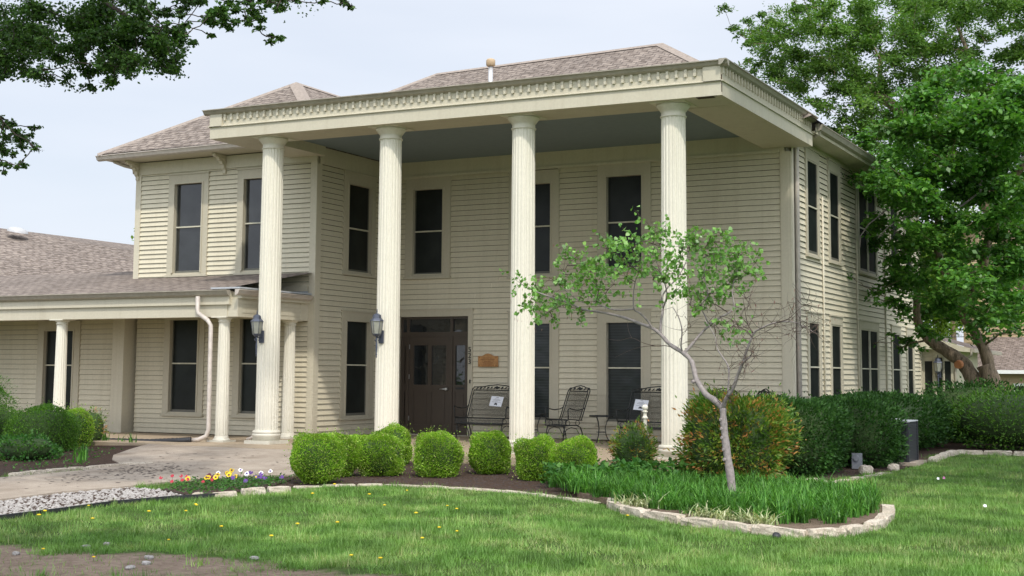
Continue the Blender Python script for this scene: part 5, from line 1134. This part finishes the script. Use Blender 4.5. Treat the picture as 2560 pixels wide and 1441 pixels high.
TLC= [(-6.58,-13.13,5.94,0.31),(-5.95,-13.48,5.47,0.3),(-5.85,-13.43,5.06,0.12),(-5.71,-13.59,5.22,0.17),(-4.95,-14.03,5.47,0.28),(-5.92,-13.06,5.51,0.23),(-5.25,-13.42,5.11,0.14),(-4.69,-13.86,5.1,0.16),(-4.86,-13.49,5.49,0.29),(-4.82,-13.52,5.19,0.17),(-4.42,-13.67,5.54,0.28),(-4.27,-13.68,5.24,0.23),(-4.67,-13.45,4.89,0.12),(-4.55,-13.35,4.95,0.14),(-4.43,-13.36,4.79,0.07),(-4.14,-13.55,5.11,0.24),(-3.48,-14.07,5.2,0.18),(-3.6,-13.82,4.85,0.18),(-3.74,-13.89,4.76,0.13),(-3.73,-13.4,5.24,0.23),(-3.97,-13.07,5.1,0.17),(-3.72,-13.14,5.2,0.14),(-3.66,-13.14,5.34,0.1),(-3.85,-13.12,4.93,0.07),(-3.56,-13.79,5.41,0.16),(-4.07,-13.09,5.72,0.07),(-3.79,-13.29,5.56,0.06),(-3.01,-14.0,5.16,0.05),(-5.45,-14.08,4.79,0.09),(-5.53,-14.08,4.99,0.19),(-3.44,-13.19,5.64,0.1),(-2.99,-13.8,5.3,0.05),(-2.78,-13.97,5.14,0.04),(-3.12,-13.35,5.58,0.09),(-2.74,-13.69,5.25,0.06),(-2.29,-14.02,5.18,0.09),(-2.29,-13.91,5.1,0.05),(-2.59,-13.47,5.18,0.04),(-2.14,-13.9,5.24,0.08),(-2.08,-13.77,5.15,0.06),(-2.39,-13.25,5.38,0.08),(-2.06,-13.55,5.2,0.04),(-2.18,-13.71,5.38,0.1),(-2.0,-13.53,5.4,0.09),(-1.21,-14.07,5.18,0.04),(-1.75,-13.64,5.37,0.04),(-0.92,-13.6,5.24,0.04),(-0.76,-13.87,5.18,0.03),(-5.54,-13.97,4.24,0.1),(-6.42,-13.02,4.37,0.09),(-5.8,-13.49,4.17,0.05),(-5.63,-13.85,4.1,0.07),(-6.19,-13.37,4.04,0.07),(-6.3,-13.12,4.06,0.05),(-5.4,-14.08,3.74,0.07),(-5.37,-14.08,3.64,0.04),(-5.64,-13.92,4.01,0.09),(-6.22,-13.24,4.42,0.05)]
MUC= [(-0.4,4.6,6.0,0.3),(-0.6,6.8,6.1,0.4),(-0.0,6.7,6.4,0.5),(-0.1,6.2,5.6,0.4),(0.8,4.9,5.6,0.5),(0.5,7.9,6.8,0.6),(-0.5,7.2,5.1,0.2),(-0.0,6.1,4.8,0.3),(0.6,4.9,4.7,0.4),(0.1,6.6,4.4,0.3),(0.8,5.6,4.0,0.4),(0.6,6.3,3.5,0.5),(0.4,5.3,3.2,0.2),(-0.3,6.5,3.2,0.2),(0.7,4.2,2.9,0.1),(1.0,5.2,2.8,0.3),(0.6,7.9,2.2,0.3),(0.5,7.5,2.0,0.1),(1.4,5.2,4.3,0.5),(1.2,7.4,5.5,0.6),(1.4,5.2,3.5,0.5),(1.1,7.8,2.9,0.4),(1.4,7.0,6.2,0.6),(2.2,5.7,5.4,0.6),(2.5,5.0,6.0,0.5),(2.5,4.0,4.4,0.3),(1.8,7.5,4.1,0.6),(2.2,4.2,3.0,0.5),(2.3,7.3,3.6,0.6),(2.5,7.8,4.3,0.5),(2.9,6.3,3.1,0.4),(3.5,4.7,3.8,0.5),(2.6,7.5,5.8,0.6),(3.1,7.9,5.3,0.6),(3.3,6.8,5.9,0.5),(3.0,6.0,6.5,0.5),(3.4,5.5,2.8,0.3),(2.8,5.4,2.6,0.2),(2.6,4.8,2.7,0.3),(3.2,6.7,2.4,0.1),(1.9,5.7,6.6,0.4),(1.5,4.8,6.7,0.4),(0.0,4.4,3.5,0.1),(-1.0,6.7,5.8,0.1),(3.6,5.2,4.4,0.4),(0.6,6.0,2.3,0.1),(2.1,5.3,2.6,0.2),(0.2,7.5,5.6,0.3),(-0.4,7.6,3.7,0.1)]
UPC= [(-4.4,9.9,10.9,0.2),(-4.4,10.7,10.9,0.2),(-4.4,11.2,11.4,0.2),(-4.9,14.1,12.3,0.2),(-4.3,13.2,11.8,0.3),(-4.2,11.3,10.8,0.3),(-3.5,10.7,10.5,0.4),(-3.8,12.8,11.2,0.3),(-3.6,13.5,11.8,0.2),(-5.2,13.9,10.9,0.2),(-4.1,11.3,10.1,0.2),(-5.0,13.7,10.5,0.1),(-3.9,12.8,10.4,0.4),(-3.2,11.9,10.5,0.4),(-3.3,14.1,11.6,0.4),(-2.2,10.8,11.2,0.3),(-2.9,13.0,12.1,0.2),(-2.5,10.2,11.3,0.1),(-1.8,10.5,11.4,0.3),(-4.1,13.8,10.2,0.3),(-2.8,10.7,9.3,0.4),(-2.9,13.1,10.3,0.5),(-2.3,12.4,10.6,0.5),(-2.3,13.5,11.6,0.5),(-1.2,11.4,11.4,0.5),(-2.4,11.3,8.9,0.3),(-1.8,11.1,9.2,0.4),(-1.9,13.6,10.1,0.5),(-1.5,12.5,10.7,0.5),(-1.3,14.0,11.6,0.6),(-0.6,13.7,11.9,0.6),(-1.5,10.4,8.2,0.3),(-1.4,12.2,8.9,0.4),(-0.5,10.3,9.0,0.5),(-0.1,10.0,9.5,0.5),(0.4,10.1,10.2,0.5),(0.2,13.6,11.7,0.6),(-2.0,13.3,8.3,0.3),(-1.4,13.4,8.3,0.5),(-0.4,11.3,8.2,0.5),(-0.2,12.5,9.1,0.6),(-0.0,13.2,9.9,0.6),(0.9,11.5,10.1,0.5),(1.3,12.3,11.0,0.6),(0.8,10.8,8.4,0.5),(1.4,10.2,8.8,0.5),(1.6,11.0,9.6,0.4),(1.6,13.7,10.8,0.4),(2.1,12.3,11.1,0.5),(2.5,13.9,11.6,0.4),(2.3,11.8,9.3,0.5),(2.8,11.0,9.8,0.3),(2.6,13.3,9.3,0.5),(1.4,13.4,8.9,0.6),(2.5,9.9,7.8,0.5),(2.7,12.8,8.0,0.5),(1.5,10.2,7.7,0.5),(-3.4,10.3,9.4,0.1),(-4.2,13.7,12.2,0.1),(-1.5,10.0,7.5,0.3)]

MUC2=[(1.9,3.5,4.9,0.4),(3.8,3.5,6.3,0.5),(2.5,5.9,4.1,0.4),(4.0,5.2,3.9,0.6),(1.0,5.8,6.4,0.4),(-0.6,5.5,6.3,0.4),(1.5,3.3,2.6,0.5),(4.1,4.0,2.8,0.4),(2.5,4.2,5.7,0.4),(1.4,5.7,4.0,0.6),(0.2,5.3,6.6,0.4),(1.2,4.0,5.0,0.4),(2.9,5.9,5.3,0.4),(3.7,3.6,3.0,0.4),(3.9,5.3,4.9,0.3),(1.5,6.2,6.5,0.5),(2.4,3.3,3.3,0.6),(0.7,4.5,5.7,0.6),(2.6,5.5,3.2,0.3),(3.1,5.2,6.0,0.5),(3.6,4.0,5.3,0.4),(1.6,3.6,3.3,0.4),(2.9,6.0,2.7,0.6),(1.1,3.9,6.0,0.3),(1.4,3.8,3.0,0.3),(1.5,4.7,2.3,0.3),(0.9,6.3,4.4,0.5),(2.3,6.3,5.4,0.4),(3.6,6.4,6.2,0.5),(3.0,4.9,3.6,0.3),(3.3,5.5,4.6,0.3),(2.8,5.6,5.8,0.6),(4.0,3.5,5.0,0.6),(2.3,4.7,4.6,0.3),(2.8,5.4,6.6,0.5),(1.1,5.9,5.9,0.5),(3.7,4.7,2.4,0.5),(3.4,5.2,4.0,0.6),(1.9,3.3,6.5,0.4),(1.8,6.3,6.8,0.5),(1.7,5.9,5.8,0.6),(3.0,3.3,2.5,0.5),(1.6,4.8,4.3,0.6),(2.8,4.1,4.6,0.4),(3.2,3.7,3.0,0.4),(1.6,3.4,4.4,0.4),(3.6,5.1,3.6,0.6),(2.1,4.3,4.2,0.6),(3.8,5.6,4.4,0.6),(-0.3,5.9,6.1,0.5),(3.3,4.4,6.4,0.4),(1.1,3.5,2.2,0.5),(0.8,6.0,3.7,0.4),(0.7,6.1,6.9,0.4),(1.5,6.1,4.7,0.4),(2.2,6.3,6.6,0.4),(1.9,4.7,2.9,0.5),(3.5,3.6,6.5,0.5),(3.3,4.1,4.7,0.5),(1.9,5.0,4.9,0.6),(3.2,5.5,5.4,0.4),(1.2,3.4,5.3,0.5),(2.1,3.8,3.7,0.3),(2.2,5.4,2.6,0.6),(3.4,5.2,6.3,0.5),(1.7,3.3,5.2,0.6),(3.1,5.0,4.3,0.5)]
UPC2=[(0.3,12.7,10.3,0.6),(-4.5,12.9,11.5,0.6),(3.4,11.3,7.8,0.3),(1.5,12.6,8.6,0.4),(2.3,12.9,10.7,0.3),(-1.6,13.3,8.6,0.6),(-1.4,12.7,11.7,0.6),(-3.5,13.6,9.8,0.5),(-1.3,10.5,9.6,0.5),(-0.2,13.8,9.1,0.4),(1.4,9.6,6.7,0.3),(0.7,9.8,11.3,0.6),(0.0,12.7,8.0,0.4),(3.7,10.8,11.0,0.5),(0.1,10.7,10.6,0.6),(2.3,12.1,9.0,0.5),(1.9,13.4,12.2,0.5),(1.2,13.1,11.3,0.3),(3.7,12.0,9.2,0.3),(-3.6,12.6,10.8,0.3),(-2.1,11.7,8.1,0.4),(1.6,11.2,11.5,0.4),(3.1,12.9,7.2,0.6),(3.1,12.8,10.4,0.5),(-2.8,12.9,10.4,0.5),(-2.2,11.5,11.4,0.5),(0.8,12.3,8.7,0.4),(1.6,13.0,10.3,0.3),(-0.8,13.0,12.3,0.4),(1.2,12.7,9.4,0.5),(2.3,10.6,7.6,0.4),(-0.9,13.1,10.4,0.6),(-1.0,11.2,7.5,0.4),(3.1,13.1,8.8,0.3),(1.1,13.0,10.4,0.4),(-0.9,13.0,9.3,0.3),(3.2,10.5,10.8,0.6),(3.6,13.3,7.6,0.3),(-2.6,9.9,11.2,0.4),(3.6,13.3,11.0,0.5),(-0.6,12.3,8.5,0.4),(-1.7,10.8,9.1,0.3),(-0.9,13.7,7.7,0.4),(2.7,13.5,7.9,0.3),(-4.3,13.6,10.4,0.6),(-2.1,10.5,8.6,0.4),(-0.8,10.6,9.3,0.4),(-1.1,11.4,10.4,0.4),(-2.1,9.5,10.6,0.4),(0.3,11.8,9.6,0.3),(-1.5,9.9,10.5,0.5),(0.8,13.0,9.8,0.4),(0.6,10.9,10.8,0.5),(0.7,12.9,10.6,0.5),(1.5,11.9,7.8,0.4),(1.8,11.6,8.8,0.6),(2.6,9.7,10.7,0.6),(-0.5,13.2,9.8,0.4),(0.8,9.7,7.0,0.6),(-2.6,10.5,9.6,0.4),(0.9,9.8,8.7,0.3),(2.3,10.8,10.6,0.3),(2.8,11.0,9.6,0.4),(-0.0,11.8,11.4,0.6),(-4.5,13.9,11.5,0.4),(2.4,11.4,8.3,0.4),(1.7,11.7,7.1,0.6),(1.0,9.7,7.8,0.5),(3.0,10.9,8.7,0.4),(0.4,10.4,10.0,0.5),(-2.0,13.6,10.8,0.6),(3.6,11.8,9.8,0.3),(-1.6,12.1,12.1,0.4),(0.8,13.6,11.8,0.6),(2.7,13.2,8.6,0.4),(2.9,11.7,10.5,0.4),(-3.9,11.5,10.4,0.3),(-2.4,11.6,12.1,0.5),(1.2,11.0,8.1,0.4),(2.3,11.6,9.7,0.4),(3.6,13.7,12.2,0.6),(3.4,11.3,11.6,0.6),(2.2,9.7,7.1,0.6),(-1.4,11.5,9.2,0.5),(1.8,11.7,8.1,0.6),(-0.6,10.1,8.5,0.6),(-1.2,12.9,11.3,0.5),(2.6,10.3,7.5,0.5),(0.4,13.6,11.9,0.3),(1.8,10.0,9.3,0.4),(3.5,10.0,9.2,0.4),(3.9,9.9,7.5,0.6),(1.8,13.9,7.5,0.3),(2.7,11.1,11.6,0.6),(-3.0,11.1,10.8,0.6)]
MUC3=[(3.6,4.2,7.2,0.5),(3.5,4.9,7.6,0.5),(2.9,3.9,6.8,0.5),(2.8,6.1,7.4,0.5),(1.4,4.0,6.5,0.5),(3.4,6.0,7.3,0.5),(1.9,3.8,7.3,0.5),(3.5,4.1,6.9,0.5),(1.9,4.1,7.6,0.5),(2.7,5.6,7.4,0.5),(1.1,6.4,7.1,0.5),(3.1,6.0,7.0,0.5),(1.7,3.7,7.1,0.5),(3.5,3.8,6.8,0.5),(2.4,5.2,6.9,0.5),(1.8,3.7,6.5,0.5),(3.5,5.8,6.6,0.5),(3.9,4.2,6.9,0.5),(2.4,5.8,7.0,0.5),(2.5,3.6,6.4,0.5),(2.7,4.6,7.7,0.5),(3.8,6.5,7.9,0.5)]

def more(cl, n, seed, j=.6, grow=1.0):
    rg_ = random.Random(seed); out_ = list(cl)
    for _ in range(n):
        c = rg_.choice(cl); out_.append((c[0] + rg_.gauss(0, j), c[1] + rg_.gauss(0, j * 1.6), c[2] + rg_.gauss(0, j * .6), c[3] * grow))
    return out_
# near mulberry with the leaning double trunk
mu_tr = [([(3.05, 7.3, -.3), (2.98, 7.1, .1), (2.78, 7, .7), (2.60, 7, 1.15), (2.45, 7, 1.6)], .29, .19), ([(2.60, 7, 1.0), (2.50, 7, 1.75), (2.30, 7, 2.25), (2.0, 7, 2.75), (1.8, 7, 3.3), (1.5, 6.8, 4.2), (1.6, 6.6, 5.2)], .145, .07),
         ([(2.7, 7, .6), (2.2, 7.05, 1.25), (1.95, 7.1, 1.65), (1.55, 7.1, 1.95), (1.2, 7.1, 2.2), (.95, 7.1, 2.65), (1.0, 7.0, 3.4)], .20, .07), ([(2.0, 7, 2.75), (2.25, 6.8, 3.2), (2.6, 6.4, 4.0), (2.9, 6.2, 5.2), (3.6, 5.8, 6.0)], .13, .07)]
tree('mulberry_tree', 'large dark green mulberry with a leaning twisted double trunk beside the house', 'tree', mu_tr, [c_ for i_, c_ in enumerate(MUC2) if c_[2] > 4 or i_ % 3] + MUC3 + more(MUC, 14, 3, .3), 'mulberry', nl=300, size=.12, aspect=.7, seed=5, up=.9, limb_r=.07, flat=.55)
m = MB(); m.tube([(1.93, 6.80, 1.62), (1.90, 6.70, 1.60)], [.10, .09], 10); cs = m.build('cut_stub', 'cutwood', bpy.data.objects['mulberry_tree'])
for pts_, r_0 in (([(3.6, 5.5, 6.05), (2.93, 5.5, 5.97), (2.71, 5.5, 5.76), (2.66, 5.5, 5.36), (2.3, 5.5, 5.1), (2.0, 5.5, 4.9)], .05), ([(.9, 4.2, 4.9), (.55, 4.1, 4.6), (.40, 4.0, 4.35), (.38, 4.0, 4.1)], .014), ([(1.3, 4.5, 4.8), (.95, 4.2, 4.55), (.75, 4.1, 4.3)], .014)):
    m = MB(); m.tube(pts_, [r_0 * (1 - .13 * i) for i in range(len(pts_))], 8); m.build('limb', 'barkg', bpy.data.objects['mulberry_tree'])
up_tr = [([(3.6, 13.5, -.3), (3.3, 13.3, 2), (2.6, 13, 4), (1.9, 12.6, 5.8), (1.0, 12.2, 7.2), (.45, 12, 7.85), (-.12, 12, 8.42), (-.98, 12, 9.1), (-1.14, 12, 9.4)], .32, .10), ([(-.98, 12, 9.1), (-.86, 12, 9.6), (-.85, 12, 10.1)], .09, .05),
         ([(1.9, 12.6, 5.8), (2.1, 12.4, 7.5), (1.7, 12.3, 9.2), (1.2, 12.2, 10.8)], .12, .04), ([(2.6, 13, 4), (3.6, 12.8, 6.5), (3.9, 12.5, 9)], .12, .05)]
tree('tall_tree', 'tall light green tree whose crown fills the upper right behind the house', 'tree', up_tr, UPC2 + more(UPC, 30, 4, .5), 'upper', nl=500, size=.11, aspect=.42, seed=6, up=.4, limb_r=.06, droop=.05)
# overhanging elm at the upper left, trunk outside the picture
a_tr = [([(-8.9, -14.6, -.4), (-8.8, -14.6, 2.0), (-8.5, -14.5, 4.2), (-7.9, -14.4, 6.4), (-7.4, -14.2, 8.5)], .36, .16), ([(-8.5, -14.5, 4.2), (-7.2, -14.3, 6.0), (-5.6, -14.1, 6.35), (-4.6, -14.0, 5.95), (-4.0, -13.8, 5.5), (-3.5, -13.6, 5.2)], .09, .012),
        ([(-7.9, -14.4, 6.4), (-6.5, -14.6, 7.3), (-4.5, -14.6, 7.2), (-3.2, -14.1, 6.4), (-2.2, -13.8, 5.6)], .06, .010)]
rg_ = random.Random(8); A_CL = [(rg_.gauss(-6.0, 2.0), rg_.gauss(-13.6, 1.8), rg_.uniform(7.2, 10.5), .7) for _ in range(34)]
tree('elm_tree', 'elm outside the picture whose dark branches hang into the upper left corner', 'tree', a_tr, more(TLC, 90, 5, .12, 1.0) + more(TLC, 40, 6, .3, .8)[len(TLC):] + A_CL + crown_cl(-3.6, -15.2, 8.2, 2.2, 1.6, .9, 26, .7, 12), 'elm', 'barkdark', nl=900, size=.048, aspect=.65, pw=1.35, seed=7, up=.3, limb_r=.035, droop=0, twigs=6)
# street trees behind and beside the camera that shade the lawn
tree('shade_tree', 'street tree right of the camera shading the near left lawn', 'tree', [([(11.5, -23.0, -.4), (11.2, -23, 3), (9.4, -23.2, 6), (5.0, -23.0, 8.5)], .4, .10)], crown_cl(3.7, -22.8, 9.0, 2.9, 2.0, 1.2, 26, .8, 3), 'elm', nl=170, size=.16, seed=9, group='street trees outside the picture')
tree('shade_tree', 'street tree right of the picture shading the side lawn and the hedge', 'tree', [([(12.5, -7.0, -.4), (12, -7, 3), (10.4, -7.5, 6.5), (8.4, -8, 9)], .4, .12)], crown_cl(8.6, -7.6, 9.0, 2.6, 4.6, 2.0, 44, .8, 4) + crown_cl(4.6, -6.2, 9.6, 2.6, 2.4, 1.1, 26, .75, 14) + crown_cl(2.3, -4.6, 9.6, 1.7, 1.6, .8, 16, .75, 15), 'elm', nl=190, size=.16, seed=10, group='street trees outside the picture')  # unseen left clumps added to shade the porch's right end wall
# the redbud in the raised bed
rb = thing('redbud_tree', 'young redbud with a smooth grey forked trunk standing in the raised bed', 'tree', (1.89, -9.26, -.15))
m = MB(); md = MB()
for i, (pts_, r0, r1) in enumerate(RB):
    pts_ = [Vector(p_) for p_ in pts_]; fine = []
    for k in range(len(pts_) - 1):
        for q in range(4):
            t = q / 4; a = pts_[max(k - 1, 0)]; b = pts_[k]; c = pts_[k + 1]; d = pts_[min(k + 2, len(pts_) - 1)]
            fine.append(.5 * ((2 * b) + (c - a) * t + (2 * a - 5 * b + 4 * c - d) * t * t + (3 * b - a - 3 * c + d) * t ** 3))
    fine.append(pts_[-1]); n = len(fine)
    (m if r0 > .011 else md).tube(fine, [(r0 + (r1 - r0) * (j / (n - 1)) ** .8) * (1 + .07 * math.sin(j * 1.7 + i)) for j in range(n)], 10 if r0 > .015 else 6)
for z, x, y in ((.30, 1.80, -9.31), (.42, 1.79, -9.305), (.56, 1.77, -9.30), (.67, 1.765, -9.30), (.78, 1.755, -9.30), (1.24, 1.36, -9.20)):
    m.tube([(x, y + .02, z), (x - .006, y - .008, z)], [.03, .016], 8)
m.build('trunk', 'barkg', rb)
rg = np.random.default_rng(41); tips = []
nodes_ = [Vector(p_) for pts_, _, r1 in RB if r1 < .02 for p_ in pts_[1:]]
for c in RBC:
    C_ = Vector(c); b = min(nodes_, key=lambda q: (q - C_).length + max(0, q.z - C_.z) * .5); L_ = (C_ - b).length
    mid = b.lerp(C_, .5) + Vector(rg.normal(size=3)) * .12 * L_; md.tube([b, mid, C_], [.006, .004, .002], 5); nodes_.append(mid)
    for k in range(4):
        e = C_ + Vector(rg.normal(size=3) * (1, 1, .8)) * .15; md.tube([mid.lerp(C_, .7), C_.lerp(e, .5), e], [.003, .002, .001], 4); tips.append((C_, e))
# bare dead twigs
src = [Vector(p_) for k in (9, 10, 10, 11, 11, 12, 13, 6, 14, 15, 22, 23, 24) if k < len(RB) for p_ in RB[k][0][1:]]; dead = []
for k in range(190):
    b = src[int(rg.integers(len(src)))] + Vector(rg.normal(size=3)) * .03; cur = b; pts_ = [b]; d = Vector(rg.normal(size=3) * (1, .6, .7) + np.array([.35, 0, .2])).normalized()
    for q in range(4):
        cur = cur + d * float(rg.uniform(.05, .13)); d = (d + Vector(rg.normal(size=3)) * .35).normalized(); pts_.append(cur)
    md.tube(pts_, [.0035, .003, .002, .0015, .001], 4); dead += pts_[2:]
md.build('twigs', 'barkd', rb)
P = []; D = []
for C_, e in tips:
    for k in range(10):
        t = rg.uniform(.2, 1.15); p_ = C_.lerp(e, t) + Vector(rg.normal(size=3)) * .022; P.append(tuple(p_)); D.append(tuple((e - C_).normalized() * .4 + Vector((0, 0, -.5))))
P = np.array(P); D = np.array(D)
# heart shaped leaves: six-cornered outline
def hearts(P, size, D, rng):
    n = len(P); s_ = (size * rng.uniform(.65, 1.25, n))[:, None]; d = unit(D + rng.normal(size=(n, 3)) * .7); nn = rng.normal(size=(n, 3)) + np.array([.2, -.5, .9]); nn = unit(nn - d * (nn * d).sum(1, keepdims=True)); w = np.cross(d, nn)
    q = [(0, 0), (.0 + .05, .42), (.38, .52), (.75, .26), (1.0, 0), (.75, -.26), (.38, -.52), (.05, -.42)]
    return np.stack([P + d * s_ * a + w * s_ * b + nn * s_ * abs(b) * .25 for a, b in q], 1).reshape(-1, 3)
npmesh('leaves', hearts(P, .047, D, rg), 8, 'redbud', rb)
pod_p = []
for k in range(330):
    C_, e = tips[int(rg.integers(len(tips)))]
    if C_.z < 2.95: pod_p.append(tuple(e + Vector(rg.normal(size=3)) * .05 + Vector((0, 0, -.05))))
for k in range(110): pod_p.append(tuple(dead[int(rg.integers(len(dead)))]))
npmesh('seed_pods', leafverts(np.array(pod_p), .05, .2, 0, np.tile([0, 0, -1.], (len(pod_p), 1)), rng=rg), 4, 'pod', rb)['kind'] = 'stuff'

# ------------------------------------------------------------------ far right: neighbour house, fence, far trees
NB = thing('neighbour_house', 'tan clapboard house with white trim and a grey roof at the far right', 'house', (1.5, 32, 0))
NO = (0, 31, 0)
w = MB((0, 31, 0), FX, (0, 1, 0)); w.box(-1.35, 7, .05, 8, -.2, 1.72); w.box(-2.2, 7, 2.6, 8, -.2, 7.5); w.build('wall', 'tan', NB)
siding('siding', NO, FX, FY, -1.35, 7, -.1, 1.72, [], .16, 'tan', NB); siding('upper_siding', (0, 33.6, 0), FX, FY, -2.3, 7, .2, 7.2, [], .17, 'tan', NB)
roof('porch_roof', [([(-1.85, 30.6, 1.62), (7.5, 30.6, 1.62), (7.5, 33.6, 3.0), (-1.2, 33.6, 3.0)], (1, 0, 0)), ([(-1.85, 30.6, 1.62), (-1.2, 33.6, 3.0), (-1.85, 36, 1.62)], (0, 1, 0))], 'shingle2', NB)
roof('gable_roof', [([(-3.2, 33, 6.9), (2.4, 33, 9.8), (2.4, 42, 9.8), (-3.2, 42, 6.9)], (0, 1, 0)), ([(8, 33, 6.9), (2.4, 33, 9.8), (2.4, 42, 9.8), (8, 42, 6.9)], (0, 1, 0))], 'shingle2', NB)
t = MB(NO); t.box(-1.9, 7.4, .4, .44, 1.48, 1.62); t.box(-1.42, -1.28, 0, .06, -.1, 1.5); t.build('fascia', 'white', NB)
def nbwin(x0, x1, z0, z1, O, mull=None, glassm='glass'):
    f_ = MB(O); b_ = .09; f_.box(x0, x1, .02, .08, z1 - b_, z1); f_.box(x0, x1, .02, .09, z0, z0 + b_); f_.box(x0, x0 + b_, .02, .08, z0 + b_, z1 - b_); f_.box(x1 - b_, x1, .02, .08, z0 + b_, z1 - b_)
    for u in (mull or []): f_.box(u - .06, u + .06, .02, .08, z0 + b_, z1 - b_)
    w_ = f_.build('window', 'white', NB); f_ = MB(O); f_.box(x0 + b_, x1 - b_, .0, .045, z0 + b_, z1 - b_); f_.build('pane', glassm, w_)
nbwin(-.05, 1.5, .0, 1.1, NO, [.45]); nbwin(-1.0, -.62, -.05, 1.1, NO); nbwin(.85, 1.7, 3.35, 4.5, (0, 33.6, 0)); nbwin(-2.1, -1.5, .1, 1.2, (0, 33.6, 0), None, 'rot')
FN = thing('wooden_fence', 'weathered grey picket fence below the neighbour house', 'fence', (-2, 24, 0))
m = MB((0, 24, 0)); fr_ = random.Random(4); x = -4.2
while x < .8:
    hgt = .72 + fr_.uniform(-.03, .03)
    if not (-.95 < x < -.6): m.box(x, x + .115, 0, .02, -.1, hgt)
    x += .13
m.build('pickets', 'fence', FN); m = MB((0, 24, 0)); m.box(-4.2, .8, -.05, 0, .1, .18); m.box(-4.2, .8, -.05, 0, .5, .58); m.build('rail', 'fence', FN)
def far_tree(x, y, h, r, seed, lb_):
    tree('far_tree', lb_, 'tree', [([(x, y, -.3), (x + .2, y, h * .3), (x, y, h * .6)], .22, .08)], crown_cl(x, y, h * .62, r, r, h * .36, 26, .95, seed), 'far', nl=150, size=.22, seed=seed, group='bright green trees in the distance', aspect=.5)
far_tree(-6.5, 26, 8.5, 2.6, 71, 'sunlit yellow-green tree seen past the back of the house')
far_tree(-3.6, 30, 7.5, 2.2, 72, 'sunlit tree just left of the neighbour house')
far_tree(-10, 34, 11, 3.2, 73, 'tall sunlit tree behind the back corner of the house')
far_tree(3.5, 44, 13, 4.0, 74, 'tall tree behind the neighbour house roof')
far_tree(-33.5, 19, 7.6, 1.6, 75, 'treetop just showing left of the house above the low roof')
for i, (x, y) in enumerate([(-14, 48), (-6, 52), (0, 55), (10, 50), (16, 40)]): far_tree(x, y, 9 + i % 3 * 2, 4.2, 80 + i, 'distant tree on the skyline, %s from the left of the back row' % ORD[i])
m = MB(); m.tube([(3.6, 28, 3.4), (0, 20, 2.62), (-1.2, 16, 2.5)], .012, 5); tag(m.build('utility_wire', 'rubber'), 'thin black service wire crossing in front of the tan house', 'wire')
